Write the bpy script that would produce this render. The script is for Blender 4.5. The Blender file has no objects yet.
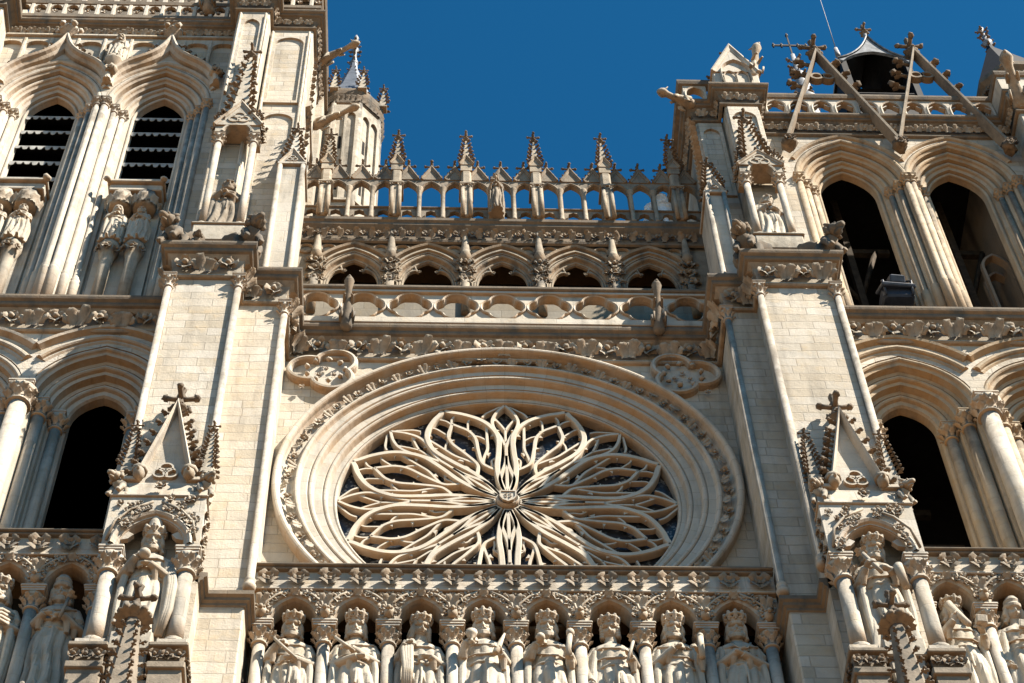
import bpy, math, random
from math import sin, cos, pi, sqrt, atan2, hypot
from mathutils import Vector, Matrix, noise
from mathutils.geometry import tessellate_polygon
RND = random.Random(7)
scene = bpy.context.scene
COL = scene.collection

# ------------------------------------------------------------------ helpers
class MB:
    def __init__(s, M=None):
        s.v = []; s.f = []; s.M = M; s.sm = []; s.mi = 0; s.fm = []
    def add(s, vs, fs, smooth=False):
        o = len(s.v)
        if s.M is not None:
            M = s.M; s.v += [tuple(M @ Vector(p)) for p in vs]
        else:
            s.v += [tuple(p) for p in vs]
        s.f += [tuple(i+o for i in f) for f in fs]
        s.sm += [smooth]*len(fs); s.fm += [s.mi]*len(fs)
    def box(s, x0, x1, y0, y1, z0, z1, c=0.0):
        """box, front/vertical edges chamfered by c"""
        if c <= 0:
            s.add([(x0,y0,z0),(x1,y0,z0),(x1,y1,z0),(x0,y1,z0),(x0,y0,z1),(x1,y0,z1),(x1,y1,z1),(x0,y1,z1)],
                  [(0,1,5,4),(1,2,6,5),(2,3,7,6),(3,0,4,7),(4,5,6,7),(3,2,1,0)])
        else:
            P = lambda d: [(x0+c+d,y0+d),(x1-c-d,y0+d),(x1-d,y0+c+d),(x1-d,y1-d),(x0+d,y1-d),(x0+d,y0+c+d)]
            vs = [(x,y,z0) for x,y in P(c*.7)] + [(x,y,z0+c) for x,y in P(0)] + [(x,y,z1-c) for x,y in P(0)] + [(x,y,z1) for x,y in P(c*.7)]
            fs = [(k*6+i, k*6+(i+1)%6, k*6+6+(i+1)%6, k*6+6+i) for k in range(3) for i in range(6)]
            s.add(vs, fs + [tuple(range(5,-1,-1)), tuple(range(18,24))])
    def prism(s, poly, y0, y1):
        """polygon in x,z (counter-clockwise seen from the front) from y0 (front) to y1"""
        n = len(poly)
        vs = [(x,y0,z) for x,z in poly] + [(x,y1,z) for x,z in poly]
        tri = tessellate_polygon([[Vector((x,z,0)) for x,z in poly]])
        fs = [tuple(t) for t in tri] + [tuple(i+n for i in reversed(t)) for t in tri]
        fs += [(i, i+n, (i+1)%n+n, (i+1)%n) for i in range(n)]
        s.add(vs, fs)
    def plate(s, outer, holes, y0, y1=None, sides=True):
        """x,z plate with holes"""
        loops = [outer]+holes
        tri = tessellate_polygon([[Vector((x,z,0)) for x,z in L] for L in loops])
        flat = [p for L in loops for p in L]; n = len(flat)
        vs = [(x,y0,z) for x,z in flat]; fs = [tuple(t) for t in tri]
        if y1 is not None:
            vs += [(x,y1,z) for x,z in flat]; fs += [tuple(i+n for i in t) for t in tri]
            if sides:
                o = 0
                for L in loops:
                    m = len(L)
                    fs += [(o+i, o+(i+1)%m, o+(i+1)%m+n, o+i+n) for i in range(m)]
                    o += m
        s.add(vs, fs)
    def sweep(s, path, prof, closed=False, pclosed=False, caps=False, smooth=False, yo=0.0):
        """profile of (n, y) swept along an x,z path; n points to the left of the travel direction"""
        off = offsets(path, closed); m = len(prof); n = len(path)
        vs = [(p[0]+o[0]*a, b+yo, p[1]+o[1]*a) for p, o in zip(path, off) for a, b in prof]
        fs = []
        for i in range(n if closed else n-1):
            j = (i+1) % n
            for k in range(m if pclosed else m-1):
                l = (k+1) % m
                fs.append((i*m+k, j*m+k, j*m+l, i*m+l))
        if caps and not closed:
            fs.append(tuple(range(m))); fs.append(tuple(range((n-1)*m, n*m))[::-1])
        s.add(vs, fs, smooth)
    def lathe(s, cx, cy, prof, n=16, sx=1, sy=1, smooth=True, rot=0):
        vs = []; m = len(prof)
        for r, z in prof:
            for k in range(n):
                a = 2*pi*k/n+rot
                vs.append((cx+r*cos(a)*sx, cy+r*sin(a)*sy, z))
        fs = [(i*n+k, i*n+(k+1)%n, (i+1)*n+(k+1)%n, (i+1)*n+k) for i in range(m-1) for k in range(n)]
        fs += [tuple(range(n))[::-1], tuple(range((m-1)*n, m*n))]
        s.add(vs, fs, smooth)
    def tube(s, pts, rad, n=8, smooth=True, flat=1.0):
        pts = [Vector(p) for p in pts]
        if not hasattr(rad, '__len__'): rad = [rad]*len(pts)
        vs = []; up = Vector((0.02, 0.03, 1))
        t0 = (pts[-1]-pts[0])
        if abs(t0.normalized().z) > .9: up = Vector((0, 1, 0.02))
        for i, p in enumerate(pts):
            t = (pts[min(i+1, len(pts)-1)]-pts[max(i-1, 0)]).normalized()
            a = t.cross(up)
            if a.length < 1e-4: a = t.cross(Vector((1,0,0)))
            a.normalize(); b = a.cross(t)
            for k in range(n):
                q = 2*pi*k/n
                vs.append(p + a*(rad[i]*cos(q)) + b*(rad[i]*sin(q)*flat))
        fs = [(i*n+k, i*n+(k+1)%n, (i+1)*n+(k+1)%n, (i+1)*n+k) for i in range(len(pts)-1) for k in range(n)]
        fs += [tuple(range(n))[::-1], tuple(range((len(pts)-1)*n, len(pts)*n))]
        s.add(vs, fs, smooth)
    def ball(s, c, r, n=8, m=6, sx=1, sy=1, sz=1, lump=0.0):
        vs = []; c = Vector(c)
        for i in range(m+1):
            ph = pi*i/m
            for k in range(n):
                th = 2*pi*k/n
                d = Vector((sin(ph)*cos(th)*sx, sin(ph)*sin(th)*sy, cos(ph)*sz))
                rr = r*(1+lump*noise.noise(d*2.3+c*3))
                vs.append(c+d*rr)
        fs = [(i*n+k, (i+1)*n+k, (i+1)*n+(k+1)%n, i*n+(k+1)%n) for i in range(m) for k in range(n)]
        s.add(vs, fs, True)
    def leaf(s, o, d, up, L, W, curl=1.0, lobes=2.5, rng=RND):
        """one carved leaf: starts at o, grows along d, its tip curls towards up"""
        o = Vector(o); d = Vector(d).normalized(); up = Vector(up); up = (up-d*up.dot(d)).normalized(); b = d.cross(up)
        vs = []; N = 6
        for i in range(N+1):
            t = i/N
            a = t*t*curl*2.2
            # arc
            c = o + d*(L*(t-.28*curl*t**3)) + up*(L*(.10+.42*curl*t*t-.25*curl*t**5))
            w = W*(sin(pi*(.16+.80*t))**.8)*(1+.28*cos(lobes*2*pi*t))
            for q, e in ((-1,-.30),(-.5,.16),(0,-.03),(.5,.16),(1,-.30)):
                vs.append(c + b*(q*w) + up*(e*w*.9*cos(a)) - d*(e*w*.9*sin(a)))
        fs = [(i*5+k, i*5+k+1, (i+1)*5+k+1, (i+1)*5+k) for i in range(N) for k in range(4)]
        s.add(vs, fs, True)
    def build(s, name, mat, parent=None, label=None):
        me = bpy.data.meshes.new(name)
        me.from_pydata(s.v, [], s.f)
        me.polygons.foreach_set('use_smooth', s.sm)
        me.materials.append(mat)
        if any(s.fm): me.materials.append(CRUST); me.polygons.foreach_set('material_index', s.fm)
        me.update()
        o = bpy.data.objects.new(name, me); COL.objects.link(o)
        if parent is not None: o.parent = parent
        if label: o['label'] = label
        return o

def offsets(path, closed):
    n = len(path); out = []
    for i in range(n):
        ds = []
        if closed or i > 0: ds.append((path[i][0]-path[i-1][0], path[i][1]-path[i-1][1]))
        if closed or i < n-1:
            q = path[(i+1) % n]; ds.append((q[0]-path[i][0], q[1]-path[i][1]))
        ns = []
        for dx, dz in ds:
            l = hypot(dx, dz) or 1e-9; ns.append((-dz/l, dx/l))
        if len(ns) == 1: out.append(ns[0]); continue
        mx, mz = ns[0][0]+ns[1][0], ns[0][1]+ns[1][1]; l = hypot(mx, mz) or 1e-9
        mx /= l; mz /= l
        c = max(.35, mx*ns[0][0]+mz*ns[0][1])
        out.append((mx/c, mz/c))
    return out
def off(path, d, closed=False):
    return [(p[0]+o[0]*d, p[1]+o[1]*d) for p, o in zip(path, offsets(path, closed))]
def arch(xc, zs, w, rise, jamb=0, k=10):
    """pointed arch path from the left foot over the apex to the right foot"""
    r = (w*w+rise*rise)/(2*w); c = r-w; a1 = atan2(rise, c)
    L = [(xc+c-r*cos(a1*i/k), zs+r*sin(a1*i/k)) for i in range(k+1)]
    R = [(2*xc-x, z) for x, z in reversed(L[:-1])]
    P = L+R
    if jamb: P = [(xc-w, zs-jamb)]+P+[(xc+w, zs-jamb)]
    return P
def arch_cut(xc, zs, w, rise, n, dx, k=14):
    """arch concentric with arch() but n further out, kept where |x-xc| <= dx"""
    r0 = (w*w+rise*rise)/(2*w); c = r0-w; r = r0+n
    zt = sqrt(r*r-c*c); a1 = atan2(zt, c)
    a0 = 0.0
    if r-c > dx: a0 = math.acos(min(1, (dx+c)/r))
    L = [(xc+c-r*cos(a0+(a1-a0)*i/k), zs+r*sin(a0+(a1-a0)*i/k)) for i in range(k+1)]
    return L + [(2*xc-x, z) for x, z in reversed(L[:-1])]
def circle(xc, zc, r, n=32, a0=0):
    return [(xc+r*cos(a0-2*pi*i/n), zc+r*sin(a0-2*pi*i/n)) for i in range(n)]     # clockwise: n points outwards
def roll(cn, cy, r, a0=-90, a1=270, k=8):
    """arc of profile points (n,y)"""
    return [(cn+r*cos(math.radians(a0+(a1-a0)*i/k)), cy+r*sin(math.radians(a0+(a1-a0)*i/k))) for i in range(k+1)]
def bez(p0, p1, p2, p3, k=12):
    out = []
    for i in range(k+1):
        t = i/k; u = 1-t
        out.append(tuple(u**3*a+3*u*u*t*b+3*u*t*t*c+t**3*d for a, b, c, d in zip(p0, p1, p2, p3)))
    return out
def empty(name, loc=(0,0,0), parent=None):
    o = bpy.data.objects.new(name, None); COL.objects.link(o); o.location = loc; o.empty_display_size = .2
    if parent is not None: o.parent = parent
    return o
def tag(o, label, cat, group=None, kind=None):
    if label: o['label'] = label
    if cat: o['category'] = cat
    if group: o['group'] = group
    if kind: o['kind'] = kind
    return o

# ------------------------------------------------------------------ materials
def nn(nt, t, **kw):
    n = nt.nodes.new(t)
    for k, v in kw.items():
        if k.startswith('i_'): n.inputs[k[2:].replace('_', ' ')].default_value = v
        else: setattr(n, k, v)
    return n
def mathn(nt, op, a, b=None, clamp=False):
    m = nt.nodes.new('ShaderNodeMath'); m.operation = op; m.use_clamp = clamp
    for i, q in enumerate((a, b)):
        if q is None: continue
        if isinstance(q, (int, float)): m.inputs[i].default_value = q
        else: nt.links.new(q, m.inputs[i])
    return m.outputs[0]
def mixc(nt, f, a, b, mode='MIX'):
    m = nt.nodes.new('ShaderNodeMix'); m.data_type = 'RGBA'; m.blend_type = mode
    for i, q in ((0, f), (6, a), (7, b)):
        if isinstance(q, (int, float)): m.inputs[i].default_value = q
        elif isinstance(q, tuple): m.inputs[i].default_value = (*q, 1)
        else: nt.links.new(q, m.inputs[i])
    return m.outputs[2]
def ramp(nt, x, lo, hi):
    m = nt.nodes.new('ShaderNodeMapRange'); m.inputs['From Min'].default_value = lo; m.inputs['From Max'].default_value = hi
    nt.links.new(x, m.inputs['Value']); return m.outputs[0]
def noisen(nt, vec, scale, detail=4, rough=.6):
    n = nt.nodes.new('ShaderNodeTexNoise'); n.inputs['Scale'].default_value = scale
    n.inputs['Detail'].default_value = detail; n.inputs['Roughness'].default_value = rough
    nt.links.new(vec, n.inputs['Vector']); return n.outputs[0]
def stone(name, base, joints=0.0, dirt=.5, ochre=.6, grime=0.0, bump=.4, bw=.95, bh=.33, dirtc=(.10,.092,.082), radial=None):
    base = tuple(q*.63 for q in base)
    m = bpy.data.materials.new(name); m.use_nodes = True; nt = m.node_tree; L = nt.links
    bs = nt.nodes['Principled BSDF']; bs.inputs['Roughness'].default_value = .92; bs.inputs['Specular IOR Level'].default_value = .15
    g = nt.nodes.new('ShaderNodeNewGeometry'); pos = g.outputs['Position']
    sn = nt.nodes.new('ShaderNodeSeparateXYZ'); L.new(g.outputs['Normal'], sn.inputs[0])
    sp = nt.nodes.new('ShaderNodeSeparateXYZ'); L.new(pos, sp.inputs[0])
    n1 = noisen(nt, pos, .55, 5); n2 = noisen(nt, pos, 3.2, 6, .65); n3 = noisen(nt, pos, 22, 5, .7)
    oi = nt.nodes.new('ShaderNodeObjectInfo')
    c = mixc(nt, ramp(nt, n1, .3, .7), tuple(b*.84 for b in base), tuple(min(1, b*1.08) for b in base))
    n4 = noisen(nt, pos, 1.25, 6, .68)
    c = mixc(nt, mathn(nt, 'MULTIPLY', ramp(nt, n4, .46, .70), .48), c, tuple(base[1]*q for q in (.70,.665,.60)))
    warm = (min(1, base[0]*.98), base[1]*.84, base[2]*.62)
    c = mixc(nt, mathn(nt, 'MULTIPLY', ramp(nt, n2, .52, .74), .55), c, warm)
    if joints:
        isx = mathn(nt, 'GREATER_THAN', mathn(nt, 'ABSOLUTE', sn.outputs[0]), .7)
        mx = nt.nodes.new('ShaderNodeMix'); L.new(isx, mx.inputs[0]); L.new(sp.outputs[0], mx.inputs[2]); L.new(sp.outputs[1], mx.inputs[3])
        cb = nt.nodes.new('ShaderNodeCombineXYZ'); L.new(mx.outputs[0], cb.inputs[0])
        wob = mathn(nt, 'MULTIPLY', mathn(nt, 'SUBTRACT', noisen(nt, pos, .9, 2), .5), .11)
        L.new(mathn(nt, 'ADD', sp.outputs[2], wob), cb.inputs[1])
        br = nn(nt, 'ShaderNodeTexBrick', offset=.43, squash=.8, squash_frequency=3)
        br.inputs['Scale'].default_value = 1; br.inputs['Brick Width'].default_value = bw; br.inputs['Row Height'].default_value = bh
        br.inputs['Mortar Size'].default_value = .011; br.inputs['Mortar Smooth'].default_value = .35; br.inputs['Bias'].default_value = -.1
        br.inputs['Color1'].default_value = (1.0,1.0,1.0,1); br.inputs['Color2'].default_value = (.81,.745,.64,1); br.inputs['Mortar'].default_value = (1,1,1,1)
        L.new(cb.outputs[0], br.inputs['Vector'])
        c = mixc(nt, joints, c, br.outputs['Color'], 'MULTIPLY')
        c = mixc(nt, mathn(nt, 'MULTIPLY', br.outputs['Fac'], .6*joints), c, (base[0]*.50, base[1]*.46, base[2]*.40))
    if radial:
        an = mathn(nt, 'ARCTAN2', sp.outputs[0], mathn(nt, 'SUBTRACT', sp.outputs[2], radial))
        fr = mathn(nt, 'FRACT', mathn(nt, 'MULTIPLY', an, 9.07))
        ln = mathn(nt, 'LESS_THAN', fr, .028)
        tv = nt.nodes.new('ShaderNodeTexWhiteNoise'); tv.noise_dimensions = '1D'; L.new(mathn(nt, 'FLOOR', mathn(nt, 'MULTIPLY', an, 9.07)), tv.inputs['W'])
        c = mixc(nt, mathn(nt, 'MULTIPLY', tv.outputs[0], .32), c, (base[0]*.72, base[1]*.66, base[2]*.56))
        c = mixc(nt, mathn(nt, 'MULTIPLY', ln, .55), c, (base[0]*.42, base[1]*.38, base[2]*.32))
    # undersides get ochre patina and painted warm shade; rain-washed tops and streaks grey crust
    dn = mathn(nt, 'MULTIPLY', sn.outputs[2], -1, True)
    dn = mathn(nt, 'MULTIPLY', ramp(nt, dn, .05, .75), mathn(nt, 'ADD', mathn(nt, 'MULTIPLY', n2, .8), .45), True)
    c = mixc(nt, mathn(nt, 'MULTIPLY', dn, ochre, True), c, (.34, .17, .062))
    sc = nt.nodes.new('ShaderNodeVectorMath'); sc.operation = 'MULTIPLY'; sc.inputs[1].default_value = (1.7, 1.7, .22); L.new(pos, sc.inputs[0])
    st = noisen(nt, sc.outputs[0], 1.6, 6, .62)
    up = ramp(nt, sn.outputs[2], .1, .8)
    d = mathn(nt, 'MULTIPLY', up, ramp(nt, n2, .3, .58))
    d = mathn(nt, 'ADD', d, mathn(nt, 'MULTIPLY', ramp(nt, st, .50, .72), .75))
    if grime: d = mathn(nt, 'ADD', d, mathn(nt, 'MULTIPLY', ramp(nt, n2, .40, .66), grime))
    d = mathn(nt, 'MULTIPLY', d, dirt, True)
    c = mixc(nt, d, c, dirtc)
    c = mixc(nt, mathn(nt, 'MULTIPLY', ramp(nt, n3, .56, .8), .35), c, tuple(b*.45 for b in base))
    hv = mathn(nt, 'ADD', mathn(nt, 'MULTIPLY', oi.outputs['Random'], .12), .94)
    hs = nt.nodes.new('ShaderNodeHueSaturation'); L.new(hv, hs.inputs['Value']); L.new(c, hs.inputs['Color'])
    L.new(hs.outputs[0], bs.inputs['Base Color'])
    h = mathn(nt, 'ADD', mathn(nt, 'MULTIPLY', n3, .5), mathn(nt, 'MULTIPLY', n2, .8))
    if joints: h = mathn(nt, 'SUBTRACT', h, mathn(nt, 'MULTIPLY', br.outputs['Fac'], .7))
    b = nt.nodes.new('ShaderNodeBump'); b.inputs['Strength'].default_value = bump; b.inputs['Distance'].default_value = .03
    L.new(h, b.inputs['Height']); L.new(b.outputs[0], bs.inputs['Normal'])
    return m
def plain(name, colr, rough=.6, metal=0, nscale=5, var=.35, bump=.1):
    m = bpy.data.materials.new(name); m.use_nodes = True; nt = m.node_tree; L = nt.links
    bs = nt.nodes['Principled BSDF']; bs.inputs['Roughness'].default_value = rough; bs.inputs['Metallic'].default_value = metal; bs.inputs['Specular IOR Level'].default_value = .2
    g = nt.nodes.new('ShaderNodeNewGeometry'); n = noisen(nt, g.outputs['Position'], nscale, 5)
    c = mixc(nt, ramp(nt, n, .3, .7), tuple(q*(1-var) for q in colr), tuple(min(1, q*(1+var)) for q in colr))
    L.new(c, bs.inputs['Base Color'])
    b = nt.nodes.new('ShaderNodeBump'); b.inputs['Strength'].default_value = bump; b.inputs['Distance'].default_value = .02
    L.new(n, b.inputs['Height']); L.new(b.outputs[0], bs.inputs['Normal'])
    return m
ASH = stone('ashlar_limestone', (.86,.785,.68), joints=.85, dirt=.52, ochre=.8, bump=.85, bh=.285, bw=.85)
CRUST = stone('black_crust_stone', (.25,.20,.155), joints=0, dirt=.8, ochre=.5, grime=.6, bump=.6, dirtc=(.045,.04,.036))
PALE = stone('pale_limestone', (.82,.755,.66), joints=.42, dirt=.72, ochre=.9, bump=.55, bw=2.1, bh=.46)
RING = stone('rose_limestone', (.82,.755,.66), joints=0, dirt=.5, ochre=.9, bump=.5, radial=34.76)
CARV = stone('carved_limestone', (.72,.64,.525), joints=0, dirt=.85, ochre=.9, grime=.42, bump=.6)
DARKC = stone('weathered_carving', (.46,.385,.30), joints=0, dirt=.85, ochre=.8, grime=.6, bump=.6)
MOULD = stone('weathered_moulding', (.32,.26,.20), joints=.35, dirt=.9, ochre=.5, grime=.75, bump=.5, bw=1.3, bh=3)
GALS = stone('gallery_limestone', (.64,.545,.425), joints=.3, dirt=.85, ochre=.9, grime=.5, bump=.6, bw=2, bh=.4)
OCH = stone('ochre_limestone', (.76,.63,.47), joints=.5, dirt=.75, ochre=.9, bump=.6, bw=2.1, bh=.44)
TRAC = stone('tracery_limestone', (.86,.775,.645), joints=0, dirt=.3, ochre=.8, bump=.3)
STAT = stone('statue_limestone', (.80,.72,.60), joints=0, dirt=.75, ochre=.8, grime=.12, bump=.5)
VOID = plain('interior_shade_black', (.012,.011,.0105), .95)  # near-black colour puts the shade of the interiors into the surfaces
LEAD = plain('weathered_lead', (.13,.145,.17), .45, .3, 3, .3)
LEADW = plain('bleached_lead', (.20,.21,.23), .6, 0, 6, .5)
SLATE = plain('dark_slate', (.012,.013,.017), .7, 0, 8, .5)
IRON = plain('dark_iron', (.05,.042,.036), .6, .4)
TIMB = plain('old_timber', (.05,.036,.024), .9, 0, 6, .5)
GLASS = None

# ------------------------------------------------------------------ ornament
def clump(mb, o, out, up, size, n=5, rng=RND):
    """a bunch of carved leaves standing out from a surface"""
    o = Vector(o); out = Vector(out).normalized(); up = Vector(up).normalized(); sd = out.cross(up)
    a0 = rng.uniform(-.3, .3)
    for i in range(n):
        a = a0 + 2*pi*i/n + rng.uniform(-.25, .25)
        d = up*cos(a)+sd*sin(a)+out*rng.uniform(.25, .7)
        mb.leaf(o-out*size*.05, d, out, size*rng.uniform(.48, .62), size*rng.uniform(.17, .25), rng.uniform(.5, 1.1), 2+rng.random())
    mb.ball(o+out*size*.2, size*.13, 6, 4, lump=.4)
def bud(mb, o, out, up, size, rng=RND):
    """upright curled crocket leaf pair for friezes"""
    o = Vector(o); out = Vector(out).normalized(); up = Vector(up).normalized(); sd = out.cross(up)
    for k in (-1, 1):
        a = rng.uniform(.75, 1.2)
        mb.leaf(o+sd*k*size*.10-up*size*.48, up*1.0+sd*k*.22*a+out*.22, out, size*1.0*a, size*.20, 1.0, 2.6+rng.random())
        mb.leaf(o+sd*k*size*.16-up*size*.30, up*.5+sd*k*.9+out*.35, out, size*.62*a, size*.17, .9, 2.2+rng.random())
        mb.leaf(o+sd*k*size*.22+up*size*.16, up*.4+sd*k*.5+out*.8, -up, size*.36, size*.13, 1.1)
    mb.leaf(o-up*size*.45, up+out*.15+sd*rng.uniform(-.12,.12), out, size*.85, size*.14, .9)
def crocket(mb, o, d, side, s):
    """hook shaped crocket: o base, d outwards, side = direction along the edge upwards"""
    o = Vector(o); d = Vector(d).normalized(); u = Vector(side).normalized(); b = d.cross(u); mb.mi = 1
    mb.tube([o-d*s*.1, o+d*s*.3+u*s*.1, o+d*s*.62+u*s*.42, o+d*s*.9+u*s*.42], [s*.16, s*.13, s*.13, s*.06], 5)
    mb.ball(o+d*s*.85+u*s*.38, s*.23, 6, 5, lump=.9)
    for k in (-1, 1): mb.leaf(o+d*s*.3+u*s*.1, d+u*.2+b*k*.6, u*-1, s*.6, s*.18, .8)
    mb.mi = 0
def capital(mb, cx, cy, zt, r, h, aw, ah, rng=RND, sq=True):
    """crocket capital below an abacus whose top is zt"""
    zb = zt-ah-h
    mb.lathe(cx, cy, [(r*1.02,zb-.03),(r*1.28,zb-.012),(r*1.3,zb+.012),(r*1.05,zb+.03),(r*1.05,zb+h*.5),(r*1.35,zb+h*.85),(r*1.7,zb+h)], 14)
    for row, (zz, rr, s) in enumerate(((.12, 1.05, .62), (.42, 1.15, .62))):
        for k in range(8):
            a = 2*pi*(k+row*.5)/8
            d = Vector((cos(a), sin(a), 0))
            p = Vector((cx, cy, zb+h*zz))+d*(r*rr)
            mb.leaf(p, Vector((0,0,1))+d*.35, d, h*s, r*.42, 1.1)
            mb.ball(p+Vector((0,0,h*s*.72))+d*(r*.42), r*.2, 5, 4, lump=.5)
    w = aw/2
    mb.box(cx-w*.86, cx+w*.86, cy-w*.86, cy+w*.86, zt-ah, zt-ah*.72)
    mb.box(cx-w*.94, cx+w*.94, cy-w*.94, cy+w*.94, zt-ah*.72+.001, zt-ah*.4, .012)
    mb.box(cx-w, cx+w, cy-w, cy+w, zt-ah*.4+.001, zt, .015)
def column(mb, cx, cy, z0, zt, r, h=.3, aw=None, ah=.13, base=True, n=14, cap=True):
    if aw is None: aw = r*3.6
    top = zt-ah-h if cap else zt
    if base:
        w = r*1.75
        mb.box(cx-w, cx+w, cy-w, cy+w, z0, z0+r*1.6, .01)
        mb.lathe(cx, cy, [(r*1.7,z0+r*1.6),(r*1.75,z0+r*1.85),(r*1.35,z0+r*2.1),(r*1.3,z0+r*2.3),(r*1.45,z0+r*2.5),(r*1.05,z0+r*2.7)], n)
        zs = z0+r*2.6
    else: zs = z0
    mb.lathe(cx, cy, [(r*1.02,zs),(r,zs+(top-zs)*.3),(r*.985,(zs+top)/2),(r*.97,top)], n)
    if cap: capital(mb, cx, cy, zt, r, h, aw, ah)
def finial(mb, cx, cy, z, s):
    """cross shaped leafy finial of height s"""
    mb.mi = 1
    mb.lathe(cx, cy, [(s*.10,z-s*.1),(s*.07,z),(s*.2,z+s*.06),(s*.22,z+s*.12),(s*.1,z+s*.18),(s*.075,z+s*.5),(s*.12,z+s*.62),(s*.05,z+s*.8),(s*.1,z+s*.9),(s*.03,z+s)], 8)
    for k in range(4):
        a = pi/2*k; d = Vector((cos(a), sin(a), 0)); p = Vector((cx, cy, z+s*.52))
        mb.tube([p, p+d*s*.18+Vector((0,0,.01)), p+d*s*.34+Vector((0,0,s*.05))], [s*.075, s*.06, s*.075], 6)
        mb.ball(p+d*s*.36+Vector((0,0,s*.05)), s*.09, 6, 5, lump=.6)
        mb.leaf((cx, cy, z+s*.02), d+Vector((0,0,.3)), (0,0,1), s*.3, s*.13, 1.0)
        mb.ball(Vector((cx, cy, z+s*.14))+d*s*.2, s*.075, 5, 4, lump=.7)
    mb.ball((cx, cy, z+s*.93), s*.1, 6, 5, lump=.5)
    mb.mi = 0
def spire(mb, cx, cy, z0, z1, r, n=4, crs=.12, rows=7, rot=pi/4, fin=None):
    """slim crocketed spirelet with a finial"""
    fs = fin or (z1-z0)*.22
    zt = z1-fs*.9
    mb.lathe(cx, cy, [(r,z0),(r*.12,zt)], n, smooth=False, rot=rot)
    mb.lathe(cx, cy, [(r*1.12,z0-.05),(r*1.15,z0),(r*1.02,z0+.03)], n, smooth=False, rot=rot)
    for k in range(n):
        a = rot+2*pi*k/n; d = Vector((cos(a), sin(a), 0))
        for i in range(rows):
            t = (i+.5)/(rows+.3); rr = r*(1-t*.88)
            crocket(mb, Vector((cx, cy, z0+(zt-z0)*t))+d*rr*.97, d, (0,0,1), crs*(1-.35*t))
    finial(mb, cx, cy, zt-.02, fs)
def gablet(mb, x0, x1, z0, z1, y0, y1, th=.07, cr=.1, n=4, trefoil=True, fin=.3):
    """small triangular gable: raking mouldings, tympanum, crockets, finial"""
    xm = (x0+x1)/2
    mb.prism([(x0,z0),(x1,z0),(xm,z1)], y0+.03, y1)
    path = [(x0,z0),(xm,z1),(x1,z0)]
    mb.sweep(path, [(0,y1),(th,y1),(th,y0-.01),(th*.4,y0-.03),(0,y0),(-th*.7,y0+.01),(-th*.9,y0+.04)], caps=True)
    L = hypot(xm-x0, z1-z0)
    for sgn, xa in ((-1, x0), (1, x1)):
        d = Vector((sgn*(z1-z0)/L, 0, (xm-x0)/L)); u = Vector(((xm-xa)/L, 0, (z1-z0)/L))
        for i in range(n):
            t = (i+.45)/(n+.2)
            p = Vector((xa+(xm-xa)*t, (y0+y1)/2, z0+(z1-z0)*t))+d*th
            crocket(mb, p, d, u, cr)
    if fin: finial(mb, xm, (y0+y1)/2, z1+th*.8, fin)
    if trefoil:
        w = (x1-x0); zc = z0+(z1-z0)*.30; r = w*.12
        for k in range(3):
            a = pi/2+2*pi*k/3
            mb.sweep(circle(xm+r*.95*cos(a), zc+r*.95*sin(a), r*.85, 14), [(0,y0+.04),(.0,y0),(r*.3,y0),(r*.3,y0+.04)], closed=True)
def beast(mb, base, tip, r, ear=True, wings=False):
    """gargoyle: haunches at base, neck stretching to a head at tip"""
    b = Vector(base); t = Vector(tip); d = t-b; L = d.length; dn = d.normalized()
    side = dn.cross(Vector((0,0,1)))
    if side.length < .1: side = Vector((1,0,0))
    side.normalize(); up = side.cross(dn)
    P = [b-dn*r*.6, b, b+d*.2+up*r*.4, b+d*.42+up*r*.3, b+d*.62-up*r*.05, b+d*.8+up*r*.15, t-dn*r*.3, t+dn*r*.25-up*r*.1, t+dn*r*.75-up*r*.3]
    mb.tube(P, [r*.75, r*1.1, r*1.1, r*.82, r*.6, r*.6, r*.95, r*.75, r*.34], 10)
    mb.tube([t-up*r*.25, t+dn*r*.45-up*r*.55, t+dn*r*.75-up*r*.62], [r*.4, r*.3, r*.15], 6)
    for k in (-1, 1):
        if ear: mb.tube([t-dn*r*.3+side*k*r*.35+up*r*.35, t-dn*r*.75+side*k*r*1.0+up*r*1.1], [r*.32, r*.05], 5)
        mb.ball(t+dn*r*.25+side*k*r*.32+up*r*.3, r*.15, 6, 5)
        mb.tube([b+d*.1+side*k*r*.9+up*r*.2, b+d*.28+side*k*r*1.15-up*r*.5, b+d*.12+side*k*r*1.05-up*r*1.2, b+d*.3+side*k*r*1.0-up*r*1.35], [r*.5, r*.42, r*.22, r*.2], 7)
        mb.tube([b+d*.5+side*k*r*.6, b+d*.62+side*k*r*.75-up*r*.7, b+d*.6+side*k*r*.6-up*r*1.25], [r*.36, r*.24, r*.2], 7)
        if wings: mb.leaf(b+d*.25+side*k*r*.7+up*r*.6, -dn*.5+up+side*k*.5, side*k, r*2.4, r*.7, .5)
    for i in range(7):
        p = b+d*(.15+.09*i)+up*r*(1.25-.09*i); mb.ball(p, r*.2, 5, 4, lump=.8)
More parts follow.
